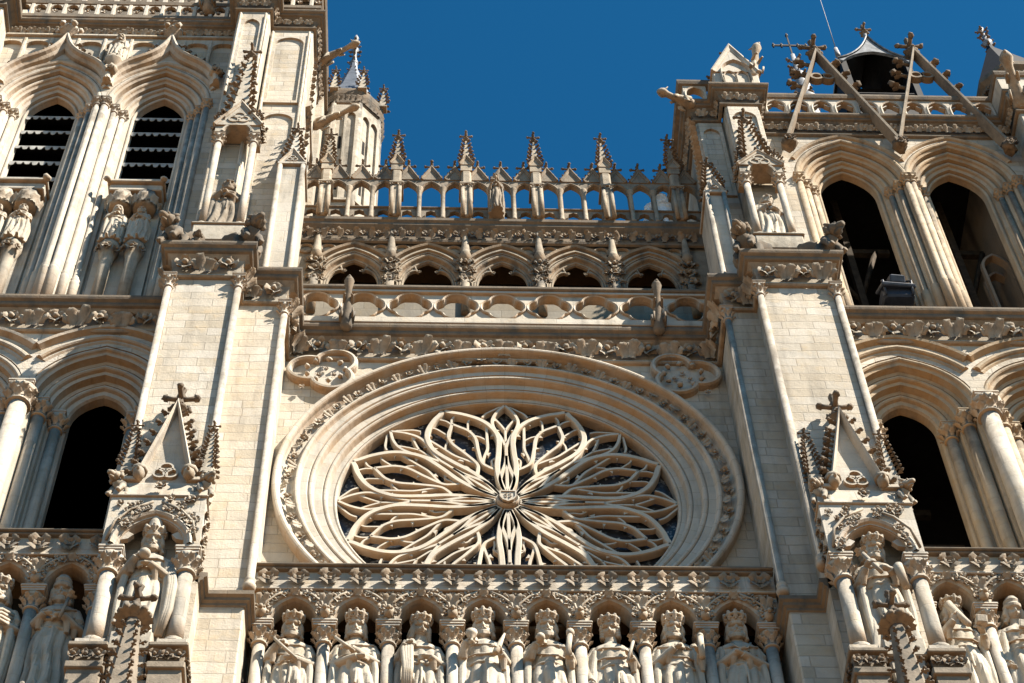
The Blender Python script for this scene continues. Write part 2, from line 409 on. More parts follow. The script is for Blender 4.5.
def seated(mb, base, face, h, rng=RND):
    """crouching beast of height h on base, looking along face"""
    b = Vector(base); f = Vector(face); f.z = 0; f.normalize(); up = Vector((0,0,1)); sd = f.cross(up)
    mb.tube([b-f*h*.34+up*h*.05, b-f*h*.30+up*h*.25, b-f*h*.14+up*h*.44, b+f*h*.10+up*h*.55, b+f*h*.30+up*h*.66], [h*.16,h*.25,h*.27,h*.23,h*.15], 10)
    hd = b+f*h*.42+up*h*.76
    mb.ball(hd, h*.19, 10, 8, sx=1, sy=1, sz=.95, lump=.25)
    mb.tube([hd-up*h*.02, hd+f*h*.2-up*h*.05, hd+f*h*.31-up*h*.10], [h*.14,h*.11,h*.07], 8)
    mb.tube([hd-up*h*.12, hd+f*h*.16-up*h*.17, hd+f*h*.23-up*h*.20], [h*.09,h*.06,h*.04], 6)
    for k in (-1, 1):
        mb.tube([hd+sd*k*h*.12+up*h*.1, hd+sd*k*h*.2+up*h*.22-f*h*.08, hd+sd*k*h*.21+up*h*.30-f*h*.12], [h*.07,h*.05,h*.015], 6)
        mb.ball(hd+f*h*.13+sd*k*h*.09+up*h*.08, h*.04, 6, 5)
        mb.tube([b+f*h*.16+sd*k*h*.17+up*h*.52, b+f*h*.26+sd*k*h*.21+up*h*.26, b+f*h*.30+sd*k*h*.19+up*h*.04, b+f*h*.42+sd*k*h*.19+up*h*.03], [h*.12,h*.09,h*.065,h*.07], 7)
        mb.tube([b-f*h*.22+sd*k*h*.22+up*h*.24, b+f*h*.02+sd*k*h*.27+up*h*.26, b-f*h*.10+sd*k*h*.27+up*h*.05, b+f*h*.10+sd*k*h*.27+up*h*.03], [h*.15,h*.13,h*.075,h*.07], 7)
        mb.leaf(b-f*h*.05+sd*k*h*.2+up*h*.5, -f*.8+up*.5+sd*k*.35, sd*k, h*.7, h*.2, .5)
    for i in range(9):
        a = pi*(i-1)/7; mb.ball(hd-f*h*.10+sd*h*.2*cos(a)+up*h*.2*sin(a), h*.075, 6, 5, lump=.6)
    mb.tube([b-f*h*.4+up*h*.06, b-f*h*.5+up*h*.3, b-f*h*.35+up*h*.55], [h*.05,h*.04,h*.05], 6)
# ------------------------------------------------------------------ plan-swept mouldings
def plan_sweep(mb, path, prof, caps=True):
    """profile of (outwards, z) swept along an x,y path; outwards is to the right of travel"""
    o = offsets(path, False); m = len(prof); n = len(path)
    vs = [(p[0]-q[0]*a, p[1]-q[1]*a, b) for p, q in zip(path, o) for a, b in prof]
    fs = [(i*m+k, i*m+k+1, (i+1)*m+k+1, (i+1)*m+k) for i in range(n-1) for k in range(m-1)]
    if caps: fs += [tuple(range(m)), tuple(range((n-1)*m, n*m))[::-1]]
    mb.add(vs, fs)
def along(path, step):
    """points, outward directions every step along an x,y path (skipping the very ends of each straight)"""
    out = []
    for a, b in zip(path[:-1], path[1:]):
        d = Vector((b[0]-a[0], b[1]-a[1], 0)); L = d.length
        if L < step*.6: continue
        d.normalize(); o = Vector((d.y, -d.x, 0)); k = max(1, round(L/step))
        for i in range(k): out.append((Vector((a[0], a[1], 0))+d*(L*(i+.5)/k), o))
    return out
FOLA = [(.0,0),(.07,.0),(.10,.04),(.10,.08),(.06,.11),(.03,.16),(.04,.45),(.10,.66),(.19,.80)]
FOLI = [(.10,.79),(.25,.82),(.27,.86),(.27,.93),(.34,.97),(.36,1.03),(.36,1.10),(.33,1.15),(-.3,1.16)]
def cornice(mb, path, z0, h, proj=1.0, lower=None):
    plan_sweep(mb, path, [(a*proj, z0+b*h/1.16) for a, b in FOLI])
    plan_sweep(lower if lower is not None else mb, path, [(a*proj, z0+b*h/1.16) for a, b in FOLA])
def frieze_leaves(mb, path, z, size, step, outp, rng, alt=True):
    for i, (p, o) in enumerate(along(path, step)):
        q = p+o*outp+Vector((0,0,z))
        if alt and i % 2: clump(mb, q, o, (0,0,1), size*1.0, 5, rng)
        else: bud(mb, q, o, (0,0,1), size*rng.uniform(.9, 1.1), rng)

cath = empty('cathedral')
tag(cath, 'pale limestone gothic cathedral front with round rose window, kings gallery and two towers', 'cathedral')
rng = random.Random(11)

# ------------------------------------------------------------------ ground
g = MB(); g.add([(-900,-900,-1.6),(900,-900,-1.6),(900,900,-1.6),(-900,900,-1.6)], [(0,1,2,3)])
PAVE = stone('paving_stone', (.30,.25,.20), joints=.6, dirt=.2, ochre=0)
tag(g.build('ground', PAVE), None, None, None, 'structure')

# ------------------------------------------------------------------ nave wall and rose
ZR = 34.76
nave = empty('nave_front', parent=cath)
w = MB()
w.plate([(-4.95,27.5),(4.95,27.5),(4.95,39.35),(-4.95,39.35)], [circle(0, ZR, 4.79, 72)], 0)
w.build('wall', ASH, nave)
# lower body of the church down to the paving, below the picture
b = MB(); b.box(-20, 20, .25, 12, -1.6, 24); b.box(-7.6, 7.6, -1.35, .25, -1.6, 24.0)
b.build('lower_wall', ASH, cath)
rose = empty('rose_window', (0,0,0), cath)
C72 = circle(0, ZR, 0, 96)
rim = MB()
C1 = circle(0, ZR, 1, 112)
def ring(mb, prof): mb.sweep(C1, [(n-1, y) for n, y in prof], closed=True, smooth=False)
ring(rim, [(4.84,.02),(4.84,-.16)]+roll(4.765,-.2,.075,0,-180,6)[0:]+[(4.69,-.12),(4.66,-.04),(4.58,.03),(4.47,.03),(4.40,-.02)]+roll(4.35,-.04,.05,0,-180,5)+[(4.29,.0),(4.27,.035)])
rim.build('rim_moulding', RING, rose)
jm = MB()
ring(jm, [(4.27,.035),(4.14,.035),(4.12,.06)]+roll(4.06,.085,.055,0,-180,5)+[(4.0,.11),(3.985,.2),(3.83,.2),(3.82,.22)]+roll(3.765,.245,.05,0,-180,5)+[(3.71,.27),(3.70,.37),(3.60,.37)]+roll(3.565,.40,.035,0,-180,4)+[(3.52,.44),(3.52,1.1)])
jm.build('jamb_moulding', RING, rose)
fl = MB()
NB = 84
for i in range(NB):
    a = 2*pi*(i+.5)/NB
    if a > pi*1.28 and a < pi*1.72: continue
    rr = 4.535; p = (rr*cos(a), -.02, ZR+rr*sin(a)); rad = Vector((cos(a), 0, sin(a)))
    if i % 2: clump(fl, p, (0,-1,0), rad, .30, 5, rng)
    else: bud(fl, Vector(p)+Vector((0,-.02,0)), (0,-1,0), rad if rng.random() < .7 else -rad, .27, rng)
fl.build('leaf_band', CARV, rose)
# flamboyant tracery
def spline(pts, k=6):
    P = [pts[0]]+list(pts)+[pts[-1]]; out = []
    for i in range(1, len(P)-2):
        for j in range(k):
            t = j/k
            out.append(tuple(.5*((2*P[i][d])+(-P[i-1][d]+P[i+1][d])*t+(2*P[i-1][d]-5*P[i][d]+4*P[i+1][d]-P[i+2][d])*t*t+(-P[i-1][d]+3*P[i][d]-3*P[i+1][d]+P[i+2][d])*t**3) for d in (0,1)))
    out.append(tuple(pts[-1])); return out
tr = MB(); TY = .40
def bar(pts, ang, wd, y0=TY, y1=TY+.19, mir=True, k=6):
    for sg in ((1,-1) if mir else (1,)):
        P = [(u*cos(ang)-sg*v*sin(ang), ZR+u*sin(ang)+sg*v*cos(ang)) for u, v in spline(pts, k)]
        h = wd*.54
        tr.sweep(P, [(-h,y1),(-h,y0+.06),(-h*.95,y0+.02),(-h*.72,y0),(h*.72,y0),(h*.95,y0+.02),(h,y0+.06),(h,y1)], pclosed=True, caps=True)
def cusp(u, v, du, dv, ang, mir=True, s=.17):
    for sg in ((1,-1) if mir else (1,)):
        l = hypot(du, dv); du, dv = du/l, dv/l
        q = [(u-dv*.07, v+du*.07), (u+du*s*.6-dv*.02, v+dv*s*.6+du*.02), (u+du*s, v+dv*s), (u+du*s*.6+dv*.02, v+dv*s*.6-du*.02), (u+dv*.07, v-du*.07)]
        P = [(a*cos(ang)-sg*b_*sin(ang), ZR+a*sin(ang)+sg*b_*cos(ang)) for a, b_ in q]
        tr.prism(P if sg > 0 else P[::-1], TY+.06, TY+.14)
for k in range(8):
    A = pi/8+k*pi/4
    bar([(.28,.09),(.7,.13),(1.2,.28),(1.7,.53),(2.2,.735),(2.62,.73),(2.95,.60),(3.25,.34),(3.42,.12),(3.54,.0)], A, .115)
    # two flames inside the petal, curling towards each other
    bar([(1.12,.24),(1.28,.13),(1.5,.06),(1.95,.16),(2.35,.27),(2.65,.24),(2.88,.10),(3.02,.0)], A, .075, TY+.03)
    bar([(1.50,.06),(1.70,.20),(1.95,.38),(2.25,.50),(2.5,.60),(2.70,.68)], A, .06, TY+.05)
    bar([(3.02,.0),(3.2,.06),(3.34,.2)], A, .05, TY+.06)
    bar([(2.20,.50),(2.40,.40),(2.52,.27)], A, .045, TY+.07)
    bar([(2.66,.23),(2.85,.30),(3.02,.38),(3.10,.50)], A, .045, TY+.06)
    bar([(1.22,.17),(1.36,.25),(1.52,.30),(1.60,.46)], A, .045, TY+.07)
    for c in ((2.05,.19,.3,-1),(2.5,.27,-.1,-1),(1.75,.27,.2,1),(2.35,.72,-.2,-1),(2.85,.66,-.5,-1),(1.5,.43,.4,-1),(2.7,.20,-.2,1)):
        cusp(*c, A, s=.12)
    B = k*pi/4
    bar([(.26,.05),(.5,.11),(.78,.15),(1.05,.09),(1.35,.02),(1.6,.0)], B, .085)
    bar([(.26,0),(1.1,0),(2.0,0)], B, .07, mir=False)
    bar([(1.95,.0),(2.3,.10),(2.65,.24),(2.95,.28),(3.25,.18),(3.52,.0)], B, .07, TY+.02)
    bar([(2.2,0),(2.5,.0),(2.62,.0)], B, .05, TY+.06, mir=False)
    bar([(2.62,.0),(2.78,.07),(2.95,.16),(3.1,.25)], B, .05, TY+.06)
    for c in ((2.6,.22,.2,-1),(3.0,.28,-.3,-1)): cusp(*c, B, s=.10)
    bar([(3.53,.08),(3.38,.26),(3.24,.42),(3.10,.50)], B, .05, TY+.06)
tr.build('tracery', TRAC, rose)
hb = MB()
hb.sweep(circle(0, ZR, .1, 24), [(.14,TY+.3),(.14,TY-.06),(.11,TY-.1),(.06,TY-.06),(-.09,TY-.05)], closed=True)
hb.prism([(-.16,ZR+.15),(-.16,ZR-.03),(-.1,ZR-.13),(0,ZR-.19),(.1,ZR-.13),(.16,ZR-.03),(.16,ZR+.15)], TY-.14, TY-.02)
hb.sweep([(-.16,ZR+.15),(.16,ZR+.15),(.16,ZR-.03),(.1,ZR-.13),(0,ZR-.19),(-.1,ZR-.13),(-.16,ZR-.03)], [(-.015,TY-.135),(-.015,TY-.165),(.015,TY-.165),(.015,TY-.12)], closed=True)
for a in range(4): clump(hb, (.06*cos(a*pi/2+.8), TY-.14, ZR+.01+.06*sin(a*pi/2+.8)), (0,-1,0), (0,0,1), .09, 4, rng)
hb.build('hub', PALE, rose)
gm = bpy.data.materials.new('dark_leaded_glass'); gm.use_nodes = True; nt = gm.node_tree
bs = nt.nodes['Principled BSDF']; bs.inputs['Roughness'].default_value = .35
gg = nt.nodes.new('ShaderNodeNewGeometry')
vo = nt.nodes.new('ShaderNodeTexVoronoi'); vo.inputs['Scale'].default_value = 17; nt.links.new(gg.outputs['Position'], vo.inputs['Vector'])
vd = nt.nodes.new('ShaderNodeTexVoronoi'); vd.feature = 'DISTANCE_TO_EDGE'; vd.inputs['Scale'].default_value = 17; nt.links.new(gg.outputs['Position'], vd.inputs['Vector'])
sx = nt.nodes.new('ShaderNodeSeparateXYZ'); nt.links.new(vo.outputs['Color'], sx.inputs[0])
pat = noisen(nt, gg.outputs['Position'], 1.1, 3)
spk = mathn(nt, 'MULTIPLY', mathn(nt, 'GREATER_THAN', sx.outputs[0], .72), ramp(nt, pat, .42, .6))
c = mixc(nt, sx.outputs[1], (.007,.008,.011), (.026,.029,.035))
c = mixc(nt, mathn(nt, 'MULTIPLY', spk, .75), c, (.30,.30,.30))  # pale cells imitate wire mesh and its glints, painted into the colour
c = mixc(nt, mathn(nt, 'LESS_THAN', vd.outputs['Distance'], .06), c, (.02,.02,.02))
nt.links.new(c, bs.inputs['Base Color']); GLASS = gm
gl = MB(); gl.plate(circle(0, ZR, 3.58, 64)[::-1], [], TY+.24); gl.build('leaded_glass', GLASS, rose)
# trefoil roundels in the upper corners of the wall
for s in (-1, 1):
    rd = MB()
    P = []
    for i in range(60):
        a = -2*pi*i/60; q = 0.0
        for j in range(3):
            c0 = (.37*cos(pi/2+.6+j*2*pi/3), .35*sin(pi/2+.6+j*2*pi/3)); rr = .42
            bq = c0[0]*cos(a)+c0[1]*sin(a); dd = bq*bq-(c0[0]**2+c0[1]**2)+rr*rr
            if dd > 0: q = max(q, bq+sqrt(dd))
        P.append((s*(3.96+q*cos(a)), 38.78+q*.98*sin(a)))
    if s < 0: P = P[::-1]
    rd.sweep(P, [(.08,.0),(.08,-.14),(.05,-.19),(.0,-.2),(-.04,-.16),(-.05,.0)], closed=True)
    rd.plate(P[::-1] if s > 0 else P[::-1], [], -.012)
    for i in range(9):
        a = 2*pi*i/9+.3
        rd.ball((s*(3.96+.43*cos(a)), -.13, 38.78+.42*sin(a)), .065, 7, 6, lump=.8)
    for (dx, dz) in ((0,.12),(-.18,-.1),(.16,-.12)): clump(rd, (s*(3.96+dx), -.05, 38.78+dz), (0,-1,0), (0,0,1), .2, 5, rng)
    clump(rd, (s*4.45, -.1, 38.1), (0,-1,0), (0,0,1), .2, 5, rng)
    rd.build('trefoil_roundel', PALE, nave)

# ------------------------------------------------------------------ one foliage cornice runs round towers, buttresses and nave
LI, LO, RI, RO, ST = -5.85, -7.26, 5.55, 7.15, 4.88       # buttress corners
FB, SB = -2.1, -1.45                                       # buttress front, step front
PATH = [(-14.6,-.65),(LO,-.65),(LO,FB),(LI,FB),(LI,SB),(-ST,SB),(-ST,0),(ST,0),(ST,SB),(RI,SB),(RI,FB),(RO,FB),(RO,-.65),(16.6,-.65)]
fc = MB(); fc2 = MB(); cornice(fc, PATH, 39.28, 1.14, 1.0, fc2); fo_ = fc.build('foliage_cornice', MOULD, cath); fc2.build('cavetto', CARV, fo_)
lv = MB()
frieze_leaves(lv, PATH[:2], 39.70, .60, .50, .10, rng)
frieze_leaves(lv, PATH[1:7], 39.70, .60, .42, .10, rng)
frieze_leaves(lv, PATH[6:8], 39.70, .60, .47, .10, rng)
frieze_leaves(lv, PATH[7:13], 39.70, .60, .42, .10, rng)
frieze_leaves(lv, PATH[12:], 39.70, .60, .46, .10, rng)
lv.build('leaf_band', CARV, fo_)

# ------------------------------------------------------------------ quatrefoil balustrade above the rose
bal = MB()
bal.box(-4.85, 4.85, -.36, -.05, 40.42, 40.66, .02)
br_ = MB(); br_.box(-4.85, 4.85, -.42, 0, 41.84, 41.97, .03); bal.box(-4.85, 4.85, -.36, -.05, 41.74, 41.84-.002, .015)
def foil(xc, zc, dx, dz, rx, rz, n=48, mulx=1.0):
    P = []
    for i in range(n):
        a = -2*pi*i/n; q = 0
        for c0 in ((dx,0),(-dx,0),(0,dz),(0,-dz)):
            rr = rx if c0[0] else rz
            bq = c0[0]*cos(a)+c0[1]*sin(a); dd = bq*bq-(c0[0]**2+c0[1]**2)+rr*rr
            if dd > 0: q = max(q, bq+sqrt(dd))
        P.append((xc+q*cos(a), zc+q*sin(a)))
    return P
QX = [-.62-.53+1.063*k for k in range(-3, 6)]
QX = [-4.83+1.0735*(k+.5) for k in range(9)]
holes = [foil(x, 41.19, .22, .21, .27, .30) for x in QX]
bal.plate([(-4.85,40.66),(4.85,40.66),(4.85,41.74),(-4.85,41.74)], [h[::-1] for h in holes], -.27, -.10)
for h in holes:
    bal.sweep(h, [(.045,-.27),(.05,-.32),(.03,-.345),(.0,-.32),(-.012,-.25),(-.02,-.22),(-.02,-.14)], closed=True)
balo = bal.build('quatrefoil_balustrade', PALE, cath); br_.build('rail', MOULD, balo)
for x in (-3.56, 3.52):
    q = MB(); beast(q, (x, -.42, 40.1), (x+.02, -.80, 41.5), .125)
    q.build('gargoyle', MOULD, balo)

# ------------------------------------------------------------------ upper arcade behind the balustrade
arc = MB(); AX = [-3.58+1.825*k for k in range(5)]; AY = .5
ZS, AW, AR = 43.68, .74, 1.2
bot = [(-5.2,42.0)]
for x in AX:
    P = off(arch(x, ZS, AW, AR), 0.1); bot += [(P[0][0], 42.0)]+P+[(P[-1][0], 42.0)]
arc.plate(bot+[(5.2,42.0),(5.2,46.4),(-5.2,46.4)], [], AY)
for x in AX:
    arc.sweep(arch(x, ZS, AW, AR, jamb=1.2, k=12), [(.1,AY),(.1,AY+.04)]+roll(.06,AY+.06,.05,0,-180,5)+[(.0,AY+.10),(-.02,AY+.13)]+roll(-.05,AY+.15,.035,0,-180,5)+[(-.085,AY+.17),(-.09,AY+.24)])
    h = arch_cut(x, ZS, AW, AR, .34, .90)
    arc.sweep(h, [(.07,AY),(.07,AY-.09),(.03,AY-.13),(-.03,AY-.1),(-.05,AY)], caps=True)
    h = arch_cut(x, ZS, AW, AR, .19, .86)
    arc.sweep(h, [(.05,AY),(.03,AY-.06),(-.03,AY-.06),(-.05,AY)], caps=True)
    # cusped trefoil plate hung in the arch
    o_ = off(arch(x, ZS, AW, AR, jamb=.25, k=12), -.10)
    inn = [(x-.60,ZS-.25),(x-.60,ZS+.05)]+bez((x-.60,ZS+.05),(x-.58,ZS+.42),(x-.46,ZS+.62),(x-.30,ZS+.66),6)[1:]+[(x-.22,ZS+.62),(x-.25,ZS+.72)]+bez((x-.27,ZS+.74),(x-.36,ZS+.98),(x-.16,ZS+1.13),(x,ZS+1.17),6)[1:]
    inn = inn+[(2*x-a, b_) for a, b_ in reversed(inn[:-1])]
    arc.plate(o_+inn[::-1], [], AY+.16, AY+.22)
    arc.sweep(inn, [(.0,AY+.16),(.015,AY+.13),(.04,AY+.13),(.05,AY+.16)])
    for sg in (-1, 1): clump(arc, (x+sg*.22, AY+.17, ZS+.64), (0,-1,0), (-sg,0,-.3), .17, 4, rng)
for k in range(6):
    x = AX[0]-.9125+1.825*k
    for sg in (-1, 1):
        if abs(x+sg*.3) < 4.9: arc.sweep(circle(x+sg*.27, 45.05, .17, 18), [(.045,AY),(.045,AY-.06),(.0,AY-.08),(-.03,AY-.02)], closed=True)
    arc.lathe(x, AY-.14, [(.045,45.95),(.06,45.6),(.12,44.72),(.15,44.62),(.09,44.52),(.05,44.4)], 10)
    for zz in (44.35, 43.95, 43.5):
        clump(arc, (x, AY-.1, zz), (0,-1,0), (0,0,1), .42, 6, rng)
        for sg in (-1, 1): clump(arc, (x+sg*.16, AY-.02, zz+.15), (sg*.6,-1,0), (0,0,1), .3, 5, rng)
    arc.lathe(x, AY-.1, [(.11,42.0),(.1,43.6)], 10)
arco = arc.build('arcade', GALS, cath)
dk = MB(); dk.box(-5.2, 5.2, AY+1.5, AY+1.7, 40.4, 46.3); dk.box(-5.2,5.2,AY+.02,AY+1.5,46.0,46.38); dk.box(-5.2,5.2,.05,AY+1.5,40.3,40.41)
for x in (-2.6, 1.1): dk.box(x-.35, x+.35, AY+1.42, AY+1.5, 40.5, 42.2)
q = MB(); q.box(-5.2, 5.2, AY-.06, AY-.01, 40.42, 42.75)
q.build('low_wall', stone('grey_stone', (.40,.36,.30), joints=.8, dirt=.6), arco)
dk.build('passage_wall', stone('passage_shade_stone', (.07,.065,.06), joints=.6, dirt=.5), arco)  # shade behind the arcade is put into this wall's near-black colour
uc = MB(); P2 = [(-5.15,.42),(5.15,.42)]
plan_sweep(uc, P2, [(.0,45.28),(.06,45.3),(.08,45.36),(.04,45.42),(.04,45.74),(.16,45.86),(.2,45.9),(.2,46.0),(.26,46.04),(.27,46.14),(-.4,46.18)])
uco = uc.build('cornice', MOULD, arco)
ul = MB()
for i in range(52):
    x = -5.0+10*(i+.5)/52
    if i % 2: ul.leaf((x, .38, 45.44), (rng.uniform(-.3,.3),-.25,1), (0,-1,0), .36, .09, 1.0, 2.6); ul.leaf((x, .30, 45.6), (rng.uniform(-1,1),-.6,.8), (0,-1,0), .2, .07, 1.0)
    else: clump(ul, (x, .33, 45.58), (0,-1,.1), (rng.uniform(-.5,.5),0,1), .3, 5, rng)
ul.build('leaf_band', DARKC, uco)

# ------------------------------------------------------------------ openwork gallery against the sky
og = MB(); GY = .30; PX = [-4.43+1.812*k for k in range(6)]
z0, zm, zsp, zt = 46.16, 46.84, 47.78, 48.40
cx = []
for x in PX: cx += [x-.604, x, x+.604]
holes = []
xs = [PX[0]-.604]+sorted(cx[1:])
for a, b_ in zip(xs[:-1], xs[1:]):
    xm = (a+b_)/2
    holes.append(arch(xm, zsp-.02,   .246, .44, jamb=zsp-.02-zm-.08, k=5))
    lo = [(xm-.235, z0+.03),(xm-.235,z0+.26)]+[(xm-.235+.10*sin(t*pi/6), z0+.26+.16*t/3) for t in range(1,4)]+[(xm-.12,z0+.52),(xm,z0+.60)]
    holes.append(lo+[(2*xm-p, q) for p, q in reversed(lo[:-1])])
x0, x1 = xs[0]-.1, xs[-1]+.1
og.plate([(x0,z0),(x1,z0),(x1,zt),(x0,zt)], [h[::-1] for h in holes], GY, GY+.13)
for h in holes[::2]: og.sweep(h, [(.07,GY),(.07,GY-.03),(.03,GY-.05),(.0,GY-.01)])
og.box(x0, x1, GY-.05, GY+.14, zm, zm+.06, .02); og.box(x0, x1, GY-.12, GY+.34, z0-.03, z0+.03)
for a, b_ in zip(xs[:-1], xs[1:]):
    gablet(og, a+.06, b_-.06, 48.36, 48.95, GY-.06, GY+.22, th=.05, cr=.12, n=3, trefoil=False, fin=.46)
ogo = og.build('openwork_gallery', DARKC, cath)
for x in xs:
    c = MB()
    if min(abs(x-p) for p in PX) > .1:
        c.lathe(x, GY-.07, [(.085,z0),(.07,z0+.12),(.058,z0+.15),(.055,zsp-.2),(.085,zsp-.1),(.095,zsp-.02),(.1,zsp)], 8)
        c.build('colonnette', GALS, ogo)
    else:
        c.box(x-.13, x+.13, GY-.22, GY+.3, z0+.003, 48.55, .05)
        c.lathe(x-.1, GY-.22, [(.06,z0),(.05,zsp)], 8); c.lathe(x+.1, GY-.22, [(.06,z0),(.05,zsp)], 8)
        c.box(x-.19, x+.19, GY-.28, GY+.32, zsp-.03, zsp+.06, .02)
        for sg in (-1, 1): clump(c, (x+sg*.1, GY-.24, zsp-.12), (0,-1,0), (0,0,1), .2, 5, rng)
        gablet(c, x-.17, x+.17, 48.85, 49.25, GY-.26, GY-.2, th=.035, cr=.07, n=2, trefoil=False, fin=0)
        c.box(x-.15, x+.15, GY-.21, GY+.14, 48.56, 48.95)
        spire(c, x, GY-.04, 48.96, 50.95, .17, 4, .17, 6, fin=.42)
        c.build('pinnacle', GALS, ogo)

for s in (-1, 1):
    q = MB(); q.tube([(s*(4.86-.42*sin(t*pi/10)), -.10-.05*sin(t*pi/10), 31.6-.55*t/10+.25*sin(t*pi/10)) for t in range(11)], .014, 5)
    q.build('cable', IRON, nave)
# ------------------------------------------------------------------ gallery of kings
ZA = 29.4
def gallery(x0, x1, yo, cols, rng, zr=30.82, label=None, floor=26.0):
    """cols: column centres; front of the abaci at y = yo"""
    root = empty('king_gallery', parent=cath)
    if label: root['label'] = label
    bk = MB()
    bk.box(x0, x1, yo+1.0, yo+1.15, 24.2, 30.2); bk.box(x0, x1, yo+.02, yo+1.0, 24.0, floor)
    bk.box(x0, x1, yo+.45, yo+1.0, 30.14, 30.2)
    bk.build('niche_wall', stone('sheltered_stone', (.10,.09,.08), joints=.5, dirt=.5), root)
    m = MB(); cs = sorted(cols)
    sp = cs[1]-cs[0]; w = sp/2-.135
    bays = [(a+b)/2 for a, b in zip(cs[:-1], cs[1:])]
    poly = [(x0,ZA+.002)]
    for xb in bays: poly += off(arch(xb, ZA+.002, w, .66, k=8), .0)
    poly = [p for p in poly if x0-.001 <= p[0] <= x1+.001]
    poly += [(x1,ZA+.002),(x1,30.2),(x0,30.2)]
    m.plate(poly, [], yo+.10, yo+.48)
    for xb in bays:
        A = arch(xb, ZA+.002, w, .66, k=9)
        A = [p for p in A if x0 <= p[0] <= x1]
        m.sweep(A, [(.13,yo+.10),(.13,yo+.05),(.10,yo+.02),(.07,yo+.04),(.05,yo+.08),(.0,yo+.10),(-.02,yo+.17),(-.03,yo+.40)])
        # trefoil cusps
        for sg in (-1, 1):
            q = [(xb+sg*(w+.02),ZA+.16),(xb+sg*(w-.10),ZA+.25),(xb+sg*(w-.14),ZA+.34),(xb+sg*(w-.08),ZA+.42),(xb+sg*(w-.06),ZA+.50)]
    m.box(x0, x1, yo-.02, yo+.5, 30.17, 30.235, .02)
    m.box(x0, x1, yo+.03, yo+.5, 30.236, 30.70)
    m.build('spandrel_wall', PALE, root)
    r_ = MB(); r_.box(x0, x1, yo-.07, yo+.55, 30.70, 30.76, .02); r_.box(x0-.0, x1, yo-.12, yo+.6, 30.762, zr, .02)
    r_.build('rail', MOULD, root)
    fo = MB(); rs = MB()
    n = max(1, round((x1-x0)/.575))
    for i in range(n):
        x = x0+(x1-x0)*(i+.5)/n
        for j in range(4):
            a = pi/4+j*pi/2
            d = Vector((cos(a),0,sin(a)))
            rs.leaf((x, yo+.02, 30.47), d+Vector((0,-.3,0)), (0,-1,0), .30*rng.uniform(.9,1.1), .125, .8, 2.5+rng.random())
            rs.leaf((x, yo+.0, 30.47), Vector((cos(a+.7),-.5,sin(a+.7))), (0,-1,0), .17, .07, .8)
        rs.ball((x, yo-.02, 30.47), .05, 7, 5, lump=.8)
    rs.build('rosette_band', DARKC, root)
    for xb in bays:
        for sg in (-1, 1):
            P = [(xb+sg*(w+.12), yo+.05, ZA+.12), (xb+sg*(w+.06), yo+.0, ZA+.42), (xb+sg*(w-.12), yo+.0, ZA+.62), (xb+sg*.12, yo+.02, ZA+.77)]
            if min(p[0] for p in P) < x0 or max(p[0] for p in P) > x1: continue
            fo.tube(P, .028, 5)
            for t, z in ((.03,.32),(-.09,.52),(-.26,.66),(-.02,.62),(.02,.14),(-.16,.74)):
                clump(fo, (xb+sg*(w+t), yo+.05, ZA+z), (0,-1,0), (sg*rng.uniform(-1,1),0,1), rng.uniform(.20,.28), 5, rng)
        fo.leaf((xb, yo+.05, ZA+.66), (0,-.3,1), (0,-1,0), .2, .09)
    for c in cs:
        if not x0-.05 < c < x1+.05: continue
        for sg in (-1, 1): fo.leaf((c, yo+.06, ZA+.35), (sg*.35,-.2,1), (0,-1,0), .36, .07, .9, 2.6)
        for dx, dz in ((-.1,.36),(.09,.42),(-.05,.58),(.12,.62),(0,.72)): clump(fo, (c+dx, yo+.07, ZA+dz), (0,-1,0), (rng.uniform(-1,1),0,1), rng.uniform(.18,.26), 5, rng)
        # little grotesque head over the capital
        h = (c, yo+.02, ZA+.15)
        fo.ball(h, .115, 10, 8, sx=.9, sz=1.15, lump=.25)
        for sg in (-1, 1):
            fo.ball((c+sg*.05, yo-.07, ZA+.20), .032, 6, 5); fo.tube([(c+sg*.09, yo+.02, ZA+.23),(c+sg*.15, yo+.0, ZA+.30)], [.04,.012], 5)
        fo.tube([(c, yo-.08, ZA+.20),(c, yo-.16, ZA+.12),(c, yo-.13, ZA+.08)], [.03,.05,.03], 6)
    fo.build('spandrel_foliage', CARV, root)
    for c in cs:
        if not x0-.3 < c < x1+.3: continue
        q = MB(); column(q, c, yo+.25, 25.98, ZA, .118, .36, .47, .15)
        q.build('column', PALE, root)
    return root
gallery(-4.86, 4.86, -1.0, [-4.63+1.1575*k for k in range(9)], rng)
gallery(-14.0, -7.32, -1.75, [-8.63+1.12*k for k in range(-4, 2)], rng)
gallery(7.22, 14.0, -1.52, [8.52+1.12*k for k in range(-1, 5)], rng)

